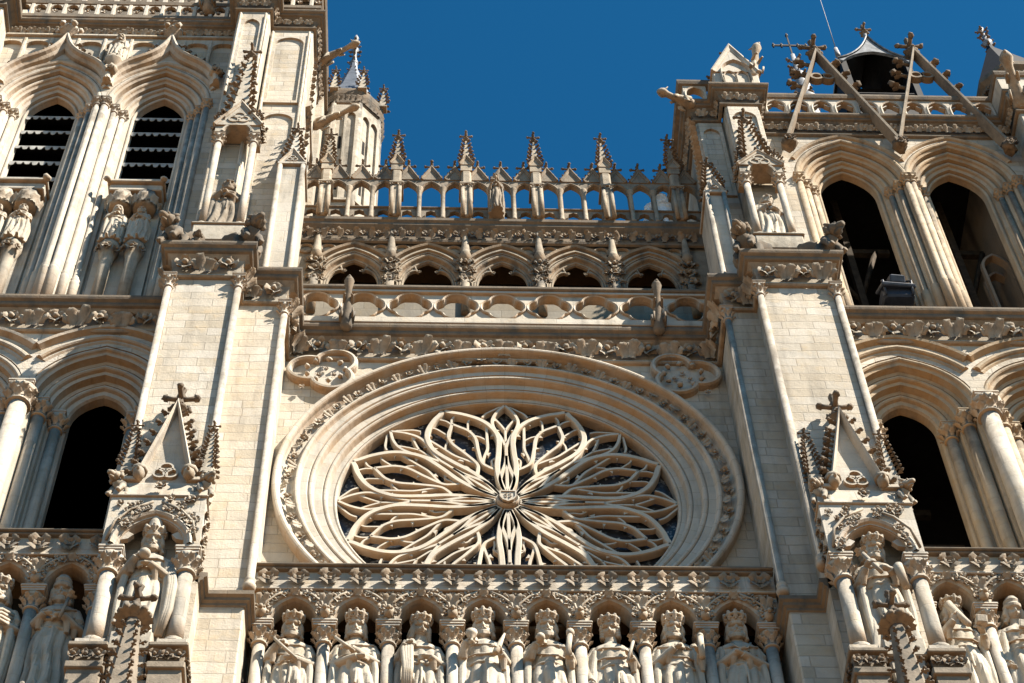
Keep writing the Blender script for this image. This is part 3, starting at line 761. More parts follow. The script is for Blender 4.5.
# ------------------------------------------------------------------ buttresses
def buttress(s, xi, xo, st, cxc, rng):
    root = empty('buttress', parent=cath)
    lo, hi = min(xi*s, xo*s), max(xi*s, xo*s)
    w = MB()
    w.box(lo, hi, FB, .6, 29.4, 39.3, .03)
    a, b_ = sorted((xi*s-s*.02, st*s)); 
    w.box(min(st*s, hi-.01) if s > 0 else lo+.01, hi-.01 if s > 0 else st*s, SB, .61, 29.4, 39.31, .03)
    # wider foot below the string course
    x0, x1 = sorted((s*(st-.0), s*(xo+.12)))
    w.box(x0, x1, SB-.004, .62, 24.0, 29.16, .03)
    w.box(s*cxc-.84, s*cxc+.84, -2.02, SB, 24, 29.38)
    w.build('shaft', ASH, root)
    sc = MB()
    pth = [(cxc-.83, -2.02), (cxc-.83, SB-.01), (st+.0, SB-.01), (st, -.6)]      # inner side, as seen for s=+1
    pth = [(s*x, y) for x, y in pth]
    if s > 0: pth = pth[::-1]
    plan_sweep(sc, pth, [(.0,29.1),(.03,29.12),(.04,29.17),(.09,29.2),(.10,29.26),(.16,29.29),(.16,29.39),(-.3,29.45)])
    sc.build('string_course', MOULD, root)
    # angle colonnettes
    for (x, y, zb) in ((xi, FB, 31.4 if False else 29.6), (xo, FB, 29.6), (st, SB, 29.6)):
        q = MB(); X = x*s
        ix = -s if x != xo else s
        px, py = X+ix*.045, y-.045
        q.lathe(px, py, [(.095,zb-.1),(.12,zb),(.125,zb+.05),(.095,zb+.10),(.095,zb+.16),(.11,zb+.2),(.08,zb+.25),(.076,38.9)], 14)
        capital(q, px, py, 39.30, .078, .34, .31, .10, rng)
        q.build('colonnette', PALE, root)
    # beasts seated on the cornice corners
    for (x, y, dx) in ((xi, FB-.2, -s), (xo, FB-.2, s)):
        q = MB(); X = x*s+dx*.2
        seated(q, (X-dx*.1, y+.12, 40.43), (dx*.55, -1, 0), .92); q.build('beast', MOULD, root)
    if s < 0:
        q = MB(); seated(q, (-6.9, FB-.1, 40.43), (.3,-1,0), .45); q.build('beast', MOULD, root)
    # canopied niche of the pier king
    X = s*cxc; Y0 = -2.62; hw = .86
    ca = MB()
    A = arch(X, ZA+.002, .60, .80, k=10)
    ca.plate([(X-hw,ZA+.002)]+A+[(X+hw,ZA+.002),(X+hw,30.78),(X-hw,30.78)], [], Y0, Y0+.2)
    ca.sweep(A, [(.14,Y0),(.14,Y0-.05),(.10,Y0-.08),(.05,Y0-.05),(.03,Y0-.01),(-.01,Y0+.04),(-.03,Y0+.2)])
    ca.box(X-hw, X-hw+.18, Y0+.2, FB+.02, ZA+.002, 30.78); ca.box(X+hw-.18, X+hw, Y0+.2, FB+.02, ZA+.002, 30.78)
    for t, d in ((-.42,.20),(.42,-.20)):       # cusps
        ca.prism([(X+t*1.35,29.62),(X+t*1.02,29.66),(X+t*.80,29.78),(X+t*1.05,29.86),(X+t*1.12,29.98),(X+t*1.3,29.9)] if t < 0 else [(X+t*1.3,29.9),(X+t*1.12,29.98),(X+t*1.05,29.86),(X+t*.80,29.78),(X+t*1.02,29.66),(X+t*1.35,29.62)], Y0+.06, Y0+.16)
    ca.box(X-hw-.03, X+hw+.03, Y0-.05, FB, 30.781, 30.84, .02)
    ca.add([(X-hw,Y0-.02,30.842),(X+hw,Y0-.02,30.842),(X+hw-.02,Y0+.10,31.36),(X-hw+.02,Y0+.10,31.36),(X-hw,FB,30.842),(X+hw,FB,30.842),(X+hw-.02,FB,31.36),(X-hw+.02,FB,31.36)], [(0,1,2,3),(0,3,7,4),(1,5,6,2),(3,2,6,7)])
    ca.box(X-hw, X-.42, Y0+.02, FB, 31.361, 31.48, .02); ca.box(X+.42, X+hw, Y0+.02, FB, 31.361, 31.48, .02)
    cao = ca.build('canopy', PALE, root)
    fo = MB()
    for sg in (-1, 1):
        for i in range(16):
            t = rng.random(); zz = rng.uniform(ZA+.1, 30.7)
            x = X+sg*rng.uniform(.12, hw-.10)
            r0 = (.36+.64)/1.2; 
            dx = abs(x-X); inside = dx < .60 and (zz-ZA) < .80*(1-(dx/.60)**2.2)+.16
            if inside: zz = min(30.68, ZA+.80*(1-(dx/.60)**2.2)+.24)
            clump(fo, (x, Y0-.02, zz), (0,-1,0), (rng.uniform(-1,1),0,1), rng.uniform(.2,.29), 5, rng)
        fo.tube([(X+sg*.78,Y0-.04,ZA+.1),(X+sg*.70,Y0-.06,ZA+.6),(X+sg*.45,Y0-.06,ZA+.95),(X+sg*.08,Y0-.05,ZA+1.2)], .03, 5)
    clump(fo, (X, Y0-.05, 31.02), (0,-1,0), (0,0,1), .34, 6, rng)
    for i in range(7):
        for zz in (29.6, 30.0, 30.4): 
            if i < 2: clump(fo, (X-s*hw, Y0+.12+i*.25, zz), (-s,0,0), (0,0,1), .26, 5, rng)
    fo.build('canopy_foliage', CARV, cao)
    for sg in (-1, 1):
        q = MB(); seated(q, (X+sg*(hw-.12), Y0+.12, 30.86), (sg*.6,-1,0), .58); q.build('gargoyle', CARV, cao)
        q = MB(); q.ball((X+sg*.46, Y0-.0, 31.52), .14, 10, 9, sx=.8, sz=1.25, lump=.15)
        q.tube([(X+sg*.46,Y0-.10,31.57),(X+sg*.46,Y0-.17,31.5),(X+sg*.46,Y0-.11,31.47)], [.025,.035,.02], 6)
        q.lathe(X+sg*.46, Y0+.02, [(.15,31.56),(.16,31.66),(.1,31.72)], 8); q.build('carved_head', CARV, cao)
    gb = MB()
    gz0, gz1 = 31.40, 33.82; gw = .50
    gb.prism([(X-gw,gz0),(X+gw,gz0),(X,gz1)], Y0+.18, FB)
    gb.sweep([(X-gw,gz0),(X,gz1),(X+gw,gz0)], [(.06,FB),(.06,Y0+.0),(.03,Y0-.04),(-.02,Y0+.02),(-.05,Y0+.18)], caps=True)
    for k in range(3):
        a = pi/2+2*pi*k/3
        gb.sweep(circle(X+.11*cos(a), gz0+.34+.11*sin(a), .11, 16), [(.0,Y0+.18),(.0,Y0+.1),(.035,Y0+.1),(.035,Y0+.18)], closed=True)
    L = hypot(gw, gz1-gz0)
    for sg in (-1, 1):
        d = Vector((sg*(gz1-gz0)/L, 0, gw/L)); u = Vector((-sg*gw/L, 0, (gz1-gz0)/L))
        for i in range(7):
            t = (i+.3)/7.3
            for yy in (Y0+.05, FB-.12): crocket(gb, Vector((X+sg*gw*(1-t), yy, gz0+(gz1-gz0)*t))+d*.05, d, u, .24-.06*t)
    finial(gb, X, Y0+.25, gz1+.02, .86)
    gb.build('gable', PALE, cao)
    for sg in (-1, 1):
        q = MB(); px = X+sg*(.74)
        q.box(px-.12, px+.12, Y0+.12, FB, 31.481, 31.9, .02)
        spire(q, px, (Y0+.12+FB)/2-.05, 31.9, 33.55, .15, 4, .15, 9, fin=.3); q.build('pinnacle', CARV, cao)
        q = MB(); column(q, X+sg*.675, -2.42, 26.62, ZA, .145, .42, .46, .18); q.build('column', PALE, cao)
        q = MB(); x0 = X+sg*.66
        q.box(x0-.32, x0+.32, -2.80, -2.0, 26.0, 26.16, .02); q.box(x0-.27, x0+.27, -2.74, -2.0, 24.0, 26.0); q.box(x0-.33, x0+.33, -2.82, -2.0, 26.52, 26.62, .02); q.box(x0-.27, x0+.27, -2.72, -2.0, 26.161, 26.52)
        for i in range(3):
            clump(q, (x0-.2+.2*i, -2.74, 26.34), (0,-1,0), (0,0,1), .3, 6, rng); clump(q, (x0-s*.28, -2.6+.2*i, 26.34), (-s,0,0), (0,0,1), .28, 5, rng)
        q.build('pedestal', DARKC, cao)
    q = MB(); q.box(X-.36, X+.36, -2.75, -2.02, 26.5, 26.96, .03); q.box(X-.30, X+.30, -2.68, -2.02, 25.9, 26.5, .03); q.box(X-.36,X+.36,-2.6,-2.02,24,25.9); q.build('pedestal', CARV, cao)
    # crocketed finial of the portal gable rising in front
    q = MB(); px = -6.36 if s < 0 else 6.10
    q.box(px-.42, px+.42, -3.9, -2.7, 20, 23.6)
    q.lathe(px, -3.5, [(.40,23.0),(.12,26.35)], 6, smooth=False)
    for k in range(6):
        a = 2*pi*k/6; d = Vector((cos(a), sin(a), 0))
        for i in range(12):
            t = i/12; crocket(q, Vector((px, -3.5, 23.1+3.2*t))+d*(.40-.29*t)*.98, d, (0,0,1), .17-.05*t)
    q.lathe(px, -3.5, [(.12,26.3),(.22,26.42),(.23,26.5),(.10,26.56)], 12)
    for k in range(9):
        a = 2*pi*k/9; d = Vector((cos(a), sin(a), 0)); q.leaf(Vector((px,-3.5,26.28))+d*.14, d*.7+Vector((0,0,.5)), d, .24, .09, 1.0)
        q.ball(Vector((px,-3.5,26.46))+d*.22, .065, 6, 5, lump=.7)
    finial(q, px, -3.5, 26.5, .72)
    q.build('portal_pinnacle', DARKC, root)
    # strip with pinnacle on the step, and the upper niche
    U = dict(L=dict(sx0=-5.45, sx1=-4.83, sy=-1.32, sz=46.0, pz=48.6, nx=-6.5, nw=.43, nz0=41.85, nz1=46.5, gz=48.3, spz=51.9, n0=46.5),
             R=dict(sx0=4.95, sx1=5.42, sy=-1.42, sz=44.7, pz=46.9, nx=6.28, nw=.40, nz0=41.75, nz1=44.85, gz=46.15, spz=48.5, n0=44.85))['L' if s < 0 else 'R']
    q = MB()
    q.box(U['sx0'], U['sx1'], U['sy'], -.3, 40.45, U['sz'], .04)
    ex = U['sx1'] if s < 0 else U['sx0']
    for x in (U['sx0']+.03, U['sx1']-.03):
        q.lathe(x, U['sy']-.03, [(.11,40.6),(.11,40.72),(.07,40.8),(.06,U['sz'])], 10)
    q.box(U['sx0']-.05, U['sx1']+.05, U['sy']-.08, -.3, U['sz'], U['sz']+.12, .02)
    xm = (U['sx0']+U['sx1'])/2
    gablet(q, U['sx0']+.02, U['sx1']-.02, U['sz']+.12, U['sz']+.75, U['sy']-.06, U['sy']+.2, th=.05, cr=.15, n=3, fin=.0)
    spire(q, xm, U['sy']+.22, U['sz']+.4, U['pz'], .24, 4, .2, 6, fin=.4)
    q.build('pinnacle', PALE, root)
    n_ = MB(); X = U['nx']; w = U['nw']
    n_.box(X-w-.16, X+w+.16, -2.06, -1.3, 41.1 if s > 0 else 41.1, U['nz0']-.06, .03); n_.box(X-w-.2, X+w+.2, -2.1, -1.3, U['nz0']-.06, U['nz0'], .02)
    n_.box(X-w-.12, X+w+.12, -2.02, -1.3, 40.44, 41.1)
    z1 = U['nz1']
    A = arch(X, z1+.002, w-.1, .40, k=8)
    n_.plate([(X-w-.12,z1+.002)]+A+[(X+w+.12,z1+.002),(X+w+.12,z1+.62),(X-w-.12,z1+.62)], [], -1.98, -1.82)
    n_.sweep(A, [(.06,-1.98),(.05,-2.03),(.0,-2.02),(-.02,-1.82)])
    n_.box(X-w-.12, X-w+.02, -1.82, -1.4, z1+.002, z1+.62); n_.box(X+w-.02, X+w+.12, -1.82, -1.4, z1+.002, z1+.62); n_.box(X-w-.12,X+w+.12,-1.82,-1.4,z1+.5,z1+.62)
    gablet(n_, X-w-.14, X+w+.14, z1+.3, U['gz']-.35, -2.06, -1.5, th=.06, cr=.2, n=4, fin=.5)
    spire(n_, X-.05, -1.72, z1+.62, U['spz'], .34, 4, .26, 9, rot=pi/4, fin=.6)
    for sg in (-1, 1):
        spire(n_, X+sg*(w+.05), -1.95, z1+.5, z1+1.2, .1, 4, .12, 3, fin=.25)
        for j in range(3): clump(n_, (X+sg*(w+.14), -1.9+j*.15, z1+.3), (sg,-.6,0), (0,0,1), .3, 5, rng)
    no = n_.build('niche_canopy', CARV, root)
    for sg in (-1, 1):
        q = MB(); column(q, X+sg*w, -1.86, U['nz0'], z1, .088, .30, .3, .10, base=True, n=12); q.build('colonnette', PALE, no)
    return root
buttress(-1, 5.85, 7.26, ST, 6.52, rng)
buttress(1, 5.55, 7.15, ST+.02, 6.41, rng)

# ------------------------------------------------------------------ towers
def strip(L): return L
def tower(s, x0, x1, ac, bc, bhw, zsill, zspr, zcor, rng):
    """ac: lower arch centres (half spacing 1.5), bc: belfry arch centres"""
    root = empty('tower', parent=cath)
    TYF = -.65; UYF = -.5
    lo = MB()
    holes = []
    for xc in ac: holes.append(off(arch(xc, 37.0, .62, .9, jamb=6.7, k=10), .86))
    # clip neighbouring holes at the shared pier
    H = []
    for xc, h in zip(ac, holes):
        H.append([(max(xc-1.35, min(xc+1.35, x)), z) for x, z in h])
    lo.plate([(x0,29.6),(x1,29.6),(x1,39.3),(x0,39.3)], [h[::-1] for h in H], TYF)
    lo.build('arcade_wall', ASH, root)
    for xc in ac:
        q = MB()
        pr = [(.86,TYF),(.86,TYF+.02)]+roll(.80,TYF+.06,.06,0,-180,5)+[(.72,TYF+.08),(.66,TYF+.10),(.66,TYF+.28),(.58,TYF+.30)]+roll(.51,TYF+.34,.065,0,-180,5)+[(.44,TYF+.38),(.36,TYF+.40),(.36,TYF+.58),(.28,TYF+.60)]+roll(.21,TYF+.64,.06,0,-180,5)+[(.14,TYF+.68),(.04,TYF+.70),(0,TYF+.75),(0,TYF+.95)]
        q.sweep(arch(xc, 37.0, .62, .9, jamb=6.9, k=12), pr)
        h = arch_cut(xc, 37.0, .62, .9, 1.50, 1.46)
        q.sweep(h, [(.09,TYF),(.09,TYF-.10),(.05,TYF-.15),(-.02,TYF-.13),(-.06,TYF-.05),(-.09,TYF)], caps=True)
        h = arch_cut(xc, 37.0, .62, .9, 1.16, 1.36)
        q.sweep(h, [(.14,TYF),(.10,TYF-.05)]+roll(.0,TYF-.03,.08,0,-180,5)+[(-.12,TYF-.03),(-.17,TYF)], caps=True)
        ao = q.build('arch', PALE if s < 0 else OCH, root)
        for sg in (-1, 1):
            for (dx, yy, r, aw) in ((.80,-.05,.125,.34),(1.13,-.38,.135,.36)):
                c = MB(); column(c, xc+sg*dx, yy-.0, 30.3, 37.0, r, .42, aw, .16, n=14); c.build('column', PALE if s < 0 else OCH, ao)
    piers = sorted(set([round(a-1.5, 2) for a in ac]+[round(a+1.5, 2) for a in ac]))
    for xp in piers:
        if not x0 < xp < x1: continue
        c = MB(); column(c, xp, -.74, 30.3, 37.0, .21, .46, .56, .18, n=18); c.build('column', PALE, root)
    # interior
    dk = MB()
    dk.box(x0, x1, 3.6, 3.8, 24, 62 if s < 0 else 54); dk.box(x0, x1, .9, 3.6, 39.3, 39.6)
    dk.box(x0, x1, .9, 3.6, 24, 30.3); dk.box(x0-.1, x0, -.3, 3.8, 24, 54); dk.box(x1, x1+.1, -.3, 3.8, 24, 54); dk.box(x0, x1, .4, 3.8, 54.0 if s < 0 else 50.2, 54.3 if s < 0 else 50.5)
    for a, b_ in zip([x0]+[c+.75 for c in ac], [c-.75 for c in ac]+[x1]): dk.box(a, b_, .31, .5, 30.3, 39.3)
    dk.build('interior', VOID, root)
    tb_ = MB()
    for xc in ac:
        tb_.box(xc-.9, xc+.9, 1.5, 1.7, 30.3, 34.6); tb_.box(xc-.95, xc+.95, 1.42, 1.75, 34.6, 34.75)
        tb_.box(xc-.9, xc+.9, 2.6, 2.75, 37.3, 37.5)
    if s > 0:
        for xc in bc:
            tb_.box(xc+.05, xc+.22, 1.6, 1.8, 40.4, 50); tb_.box(xc-1.3, xc+1.3, 1.85, 2.0, 44.6, 44.8); tb_.box(xc-1.3, xc+1.3, 1.85, 2.0, 47.6, 47.8)
            tb_.tube([(xc+.1,1.75,45.0),(xc+.9,1.8,47.6)], .07, 4); tb_.tube([(xc+.1,1.75,45.0),(xc-.7,1.8,47.6)], .07, 4)
    tb_.build('belfry_timber', TIMB, root)
    # belfry stage
    up = MB(); rise = 1.3 if s < 0 else 1.25
    holes = [off(arch(xc, zspr, bhw, rise, jamb=zspr-zsill, k=10), .74) for xc in bc]
    zb = 41.0 if s < 0 else 41.9
    up.plate([(x0,40.2),(x1,40.2),(x1,zcor+.1),(x0,zcor+.1)], [h[::-1] for h in holes], UYF)
    up.build('belfry_wall', ASH, root)
    for xc in bc:
        q = MB(); j = zspr-zsill
        pr = [(.74,UYF),(.74,UYF+.02)]+roll(.67,UYF+.05,.07,0,-180,6)+[(.59,UYF+.06),(.54,UYF+.09),(.54,UYF+.22)]+roll(.46,UYF+.25,.065,0,-180,6)+[(.38,UYF+.27),(.33,UYF+.30),(.33,UYF+.40)]+roll(.25,UYF+.43,.06,0,-180,6)+[(.18,UYF+.45),(.10,UYF+.48),(.10,UYF+.58)]+roll(.04,UYF+.6,.045,0,-180,5)+[(0,UYF+.64),(-.02,UYF+.76)]
        q.sweep(arch(xc, zspr, bhw, rise, jamb=j, k=14), pr)
        q.sweep(arch_cut(xc, zspr, bhw, rise, .86, 1.42), [(.07,UYF),(.06,UYF-.05),(.02,UYF-.08),(-.04,UYF-.05),(-.08,UYF)], caps=True)
        SM = PALE if s < 0 else OCH
        bo = q.build('belfry_arch', SM, root)
        for sg in (-1, 1):
            for (n, yy, r) in ((.67,UYF+.0,.085),(.46,UYF+.2,.08),(.25,UYF+.38,.075)):
                c = MB(); x = xc+sg*(bhw+n)
                c.lathe(x, yy, [(.12,zsill+.02),(.12,42.2),(.125,42.24),(.10,42.32),(.12,42.38),(r,42.46),(r*.96,zspr-.3)], 12)
                capital(c, x, yy, zspr, r, .26, r*3.3, .10, rng)
                c.build('shaft', SM, bo)
    for xa, xb in zip(bc[:-1], bc[1:]):
        xp = (xa+xb)/2
        for dx in (-.075, .075) if s > 0 else (-.09, .09):
            c = MB(); x = xp+dx
            c.lathe(x, UYF-.04, [(.11,zsill+.02),(.11,42.2),(.12,42.24),(.09,42.32),(.1,42.38),(.075,42.46),(.07,zspr-.3)], 12); capital(c, x, UYF-.04, zspr, .075, .26, .26, .1, rng)
            c.build('shaft', PALE if s < 0 else OCH, root)
    return root
TL = tower(-1, -14.6, LO+.02, [-8.72, -11.72, -14.72+.9-.9+.0] [:2]+[], [-9.08, -12.0], .67, 40.5, 51.05, 54.9, rng)
TR = tower(1, RO-.02, 16.6, [8.72, 11.72], [9.08, 11.92], .74, 40.5, 47.45, 49.7, rng)
# ------------------------------------------------------------------ left tower: louvres, ogee hoods, blind panels, piers, top
LOUV = plain('louvre_boards', (.022,.021,.02), .8, 0, 9, .5)
FRINGE = plain('lead_fringe', (.30,.30,.29), .6, 0, 6, .3)
for xc in (-9.08, -12.0):
    lo_ = empty('louvre', parent=TL); lb = MB(); lf = MB()
    for k in range(7):
        z = 46.95+.86*k
        hw = .70
        if z > 51.3: hw = .6
        if z > 52: break
        lb.add([(xc-hw,.16,z),(xc+hw,.16,z),(xc+hw,.75,z+.75),(xc-hw,.75,z+.75),(xc-hw,.16,z+.05),(xc+hw,.16,z+.05),(xc+hw,.75,z+.80),(xc-hw,.75,z+.80)], [(0,1,2,3),(4,5,6,7),(0,1,5,4),(1,2,6,5),(2,3,7,6),(3,0,4,7)])
        n = 7; P = [(xc-hw, z+.07),]
        for i in range(n):
            a = xc-hw+2*hw*i/n; b_ = xc-hw+2*hw*(i+1)/n; d = rng.uniform(.07, .15)
            P += [(a+.02, z+.02), (a+.05, z-d*.8), ((a+b_)/2, z-d), (b_-.05, z-d*.8), (b_-.02, z+.02)]
        P.append((xc+hw, z+.07))
        lf.prism(P, .125, .14)
    lb.build('slats', LOUV, lo_); lf.build('fringe', FRINGE, lo_)
    sl = MB()
    sl.box(xc-.66, xc+.66, -.42, .4, 46.30, 46.58, .03); sl.box(xc-.72, xc+.72, -.52, .4, 46.581, 46.70, .03)
    sl.box(xc-.66, xc+.66, -.02, .4, 40.4, 46.3)
    for sg in (-1, 1): sl.ball((xc+sg*.7, -.55, 46.62), .1, 8, 6, lump=.5)
    slo = sl.build('sill', PALE, TL)
    for dx in (-.30, .30):
        c = MB()
        c.lathe(xc+dx, -.22, [(.15,40.5),(.15,42.8),(.17,43.2),(.24,43.55),(.27,43.7),(.26,43.82)], 10); clump(c, (xc+dx, -.46, 43.45), (0,-1,0), (0,0,1), .35, 6, rng)
        for sg in (-1,1): clump(c, (xc+dx+sg*.2, -.38, 43.45), (sg,-1,0), (0,0,1), .3, 6, rng)
        c.lathe(xc+dx, -.22, [(.27,45.55),(.30,45.65),(.31,46.0),(.26,46.28)], 8)
        for k in range(5):
            a = pi+pi*k/4; gx, gy = xc+dx+.30*cos(a), -.22+.30*sin(a)
            c.leaf((gx, gy, 45.56), (0,0,1), (cos(a), sin(a), 0), .42, .13, .9)
        c.build('console_and_canopy', CARV, slo)
    # ogee hood with finial
    hd = MB()
    R_ = bez((xc+1.45,51.9),(xc+1.42,52.5),(xc+1.1,52.95),(xc+.72,53.25),7)+bez((xc+.72,53.25),(xc+.38,53.52),(xc+.10,53.9),(xc,54.55),7)[1:]
    path = [(2*xc-x, z) for x, z in R_]+R_[::-1][1:]
    hd.sweep(path, [(.12,-.5),(.13,-.66),(.10,-.78),(.04,-.82),(-.02,-.78),(-.05,-.68),(-.13,-.62),(-.15,-.5)], caps=True)
    for sg in (-1, 1):
        for i in range(1, 7):
            p = R_[i*2]; q_ = R_[min(14, i*2+1)]
            u = Vector((sg*(q_[0]-p[0]), 0, q_[1]-p[1])).normalized(); d = Vector((u.z*sg, 0, -u.x*sg)) if True else None
            d = Vector((sg*abs(u.z), 0, abs(u.x)))
            crocket(hd, Vector((xc+sg*(p[0]-xc), -.62, p[1]))+d*.1, d, u, .26)
    hd.lathe(xc, -.68, [(.06,54.3),(.08,54.7),(.26,54.85),(.3,54.95),(.14,55.1),(.07,55.3),(.1,55.5),(.03,55.6)], 10)
    for k in range(6):
        a = pi/3*k; d = Vector((cos(a), sin(a), 0)); hd.leaf(Vector((xc,-.68,54.75))+d*.06, d+Vector((0,0,.5)), (0,0,1), .42, .16, .9); hd.ball(Vector((xc,-.68,54.98))+d*.3, .1, 6, 5, lump=.8)
    hd.build('ogee_hood', PALE, TL)
pn = MB()
xs_ = [-13.9+.74*k for k in range(10)]
def hood_top(x):
    d = min(abs(x+9.08), abs(x+12.0)); h = bez((1.45,51.9),(1.42,52.5),(1.1,52.95),(.72,53.25),7)+bez((.72,53.25),(.38,53.52),(.10,53.9),(0,54.55),7)[1:]
    for (a, za), (b_, zb_) in zip(h[:-1], h[1:]):
        if b_ <= d <= a: return za+(zb_-za)*(a-d)/max(1e-6, a-b_)
    return 52.2
for x in xs_:
    if hood_top(x) < 54.4: pn.box(x-.05, x+.05, -.66, -.45, hood_top(x)+.05, 54.65, .025)
for a, b_ in zip(xs_[:-1], xs_[1:]):
    xm = (a+b_)/2; w = (b_-a)/2-.05
    A = arch(xm, 54.2, w, .30, k=5)
    pn.plate([(a,54.2)]+A+[(b_,54.2),(b_,54.72),(a,54.72)], [], -.62, -.5)
pn.box(-13.95, -7.2, -.70, -.45, 54.721, 54.86, .03)
pn.build('blind_panels', ASH, TL)
for xj in (-10.48, -7.62):
    q = MB(); q.ball((xj, -.78, 52.35), .16, 9, 7, lump=.8); clump(q, (xj, -.86, 52.3), (0,-1,0), (0,0,1), .36, 6, rng); q.build('carved_boss', CARV, TL)
PA = [(-14.8,-1.45),(-13.75,-1.45),(-13.75,-.5),(-7.2,-.5),(-7.2,-1.45),(-6.32,-1.45),(-6.32,-.9),(-5.12,-.9),(-5.12,3.5)]
pb = MB()
pb.box(-7.2, -6.32, -1.45, 3.4, 40.42, 58.0, .04); pb.box(-6.319, -5.12, -.9, 3.4, 40.42, 58.01, .04); pb.box(-14.8, -13.75, -1.45, 1, 40.42, 58, .04)
for (a, b_, yf) in ((-7.15, -6.37, -1.45), (-6.27, -5.17, -.9)):
    for (z0_, z1_) in ((50.2, 54.3), (41.2, 49.6)):
        if yf == -1.45 and z0_ < 50: continue
        w = (b_-a)/2-.16; xm = (a+b_)/2
        A = arch(xm, z1_-.45, w, .4, k=6)
        pb.plate([(a,z0_),(b_,z0_),(b_,z1_),(a,z1_)], [[(xm-w,z0_+.12),(xm+w,z0_+.12)]+A[::-1]], yf-.07, yf-.002)
    pb.box(a, a+.08, yf-.12, yf, 49.6, 54.6, .03); pb.box(b_-.08, b_, yf-.12, yf, 41, 54.6, .03)
pb.box(-5.121, -5.03, .1, .9, 41.5, 54.5, .03)
pb.build('corner_pier', ASH, TL)
tc = MB(); cornice(tc, PA, 54.86, .78, .9)
PB = [(-14.8,-1.75),(-13.5,-1.75),(-13.5,-.8),(-7.45,-.8),(-7.45,-1.75),(-6.05,-1.75),(-6.05,-1.2),(-4.98,-1.2),(-4.98,3.5)]
plan_sweep(tc, PB, [(0,55.66),(.04,55.7),(.04,55.86),(-.1,55.9)]); plan_sweep(tc, PB, [(-.2,56.62),(.02,56.64),(.04,56.8),(-.3,56.84)])
plan_sweep(tc, PB, [(-.2,57.5),(.05,57.52),(.1,57.7),(-.3,57.74)])
tco = tc.build('cornice', MOULD, TL)
tl = MB(); frieze_leaves(tl, PA[2:4], 55.2, .28, .26, .08, rng, False); frieze_leaves(tl, PA[4:], 55.2, .28, .28, .08, rng, False); frieze_leaves(tl, PA[:2], 55.2, .28, .28, .08, rng, False)
tl.build('leaf_band', CARV, tco)
tb = MB()
for i, (p, o) in enumerate(along(PB[2:4], .46)+along(PB[5:6]+PB[6:8], .44)):
    x, y = p.x, p.y
    tb.box(x-.055, x+.055, y-.02, y+.12, 55.9, 56.62, .02); tb.box(x-.05, x+.05, y-.02, y+.12, 56.84, 57.5)
    for z0_ in (55.95, 56.87):
        tb.prism([(x-.23,z0_+.62),(x-.14,z0_+.58),(x-.05,z0_+.4),(x+.05,z0_+.4),(x+.14,z0_+.58),(x+.23,z0_+.62)], y, y+.1)
        clump(tb, (x+.22, y+.02, z0_+.16), (0,-1,0), (0,0,1), .26, 4, rng)
tb.box(-7.4, -6.1, -1.7, 1.0, 55.9, 58.5)
sb = MB(); sb.box(-13.7, -7.4, .15, .5, 55, 66); sb.build('set_back_wall', MOULD, TL)
tb.build('balustrade', PALE, TL)
for (bs_, tp, r) in (((-5.0,.3,55.35), (-3.95,-.2,55.6), .13), ((-5.0,.9,52.5), (-3.85,.4,52.75), .13), ((-8.2,-.8,56.2), (-8.4,-1.6,57.4), .17)):
    q = MB(); beast(q, bs_, tp, r); q.build('gargoyle', CARV, TL)
cl = MB(); plan_sweep(cl, [(-5.12,-.5),(-5.12,3.5)], [(0,50.9),(.14,51.0),(.14,51.25),(0,51.3)])
for z_ in [49.0+.42*i for i in range(13)]: cl.leaf((-5.06, -.3, z_), (.5,-.5,1), (1,-.3,0), .22, .10, 1.0)
cl.build('carved_side_band', CARV, TL)

# ------------------------------------------------------------------ right tower: gables, top, corner
for (xa, xm, xb, zf, zt_) in ((7.55,9.05,10.45,48.8,54.1),(10.45,11.86,13.35,48.6,54.3)):
    q = MB(); y0 = -.95
    q.sweep([(xa,zf),(xm,zt_),(xb,zf)], [(.05,-.66),(.065,y0+.03),(.04,y0-.03),(-.03,y0-.02),(-.05,y0+.07),(-.06,-.66)], caps=True, pclosed=True)
    L = hypot(xm-xa, zt_-zf)
    for sg in (-1, 1):
        d = Vector((sg*(zt_-zf)/L, 0, (xm-xa)/L)); u = Vector((-sg*(xm-xa)/L, 0, (zt_-zf)/L))
        for i in range(3):
            t = .62+.13*i; xx = (xb if sg > 0 else xa); p = Vector((xx+(xm-xx)*t, -.75, zf+(zt_-zf)*t)); crocket(q, p+d*.1, d, u, .42)
        # open cusps below the apex
        zz = zt_-.9; q.sweep(circle(xm+sg*.16, zt_-1.35, .14, 14), [(.05,-.6),(.05,-.8),(-.02,-.8),(-.02,-.6)], closed=True)
    finial(q, xm, -.75, zt_+.05, .95)
    q.build('openwork_gable', DARKC, TR)
for xj in (7.55, 10.45, 13.35):
    q = MB(); q.mi = 1; q.ball((xj, -.85, 48.55), .2, 9, 7, lump=.8); clump(q, (xj+.1, -.9, 48.7), (.4,-1,0), (0,0,1), .4, 6, rng); clump(q, (xj, -.98, 48.55), (0,-1,0), (0,0,1), .42, 6, rng); q.build('carved_boss', CARV, TR)
PR = [(5.22,3.5),(5.22,-.85),(5.9,-.85),(5.9,-1.35),(6.85,-1.35),(6.85,-.5),(13.75,-.5),(13.75,-1.3),(16.8,-1.3)]
pr_ = MB()
pr_.box(5.22, 5.95, -.85, 3.4, 40.42, 49.8, .04); pr_.box(5.951, 6.85, -1.35, 3.4, 40.42, 49.81, .04)
q = MB(); q.box(13.75, 16.8, -1.3, 3.4, 40.42, 49.8, .04); q.build('corner_pier', ASH, TR)
pr_.plate([(5.27,45.6),(5.88,45.6),(5.88,49.5),(5.27,49.5)], [[(5.36,45.8),(5.79,45.8)]+arch(5.575,48.9,.215,.3,k=5)[::-1]], -.92, -.852)
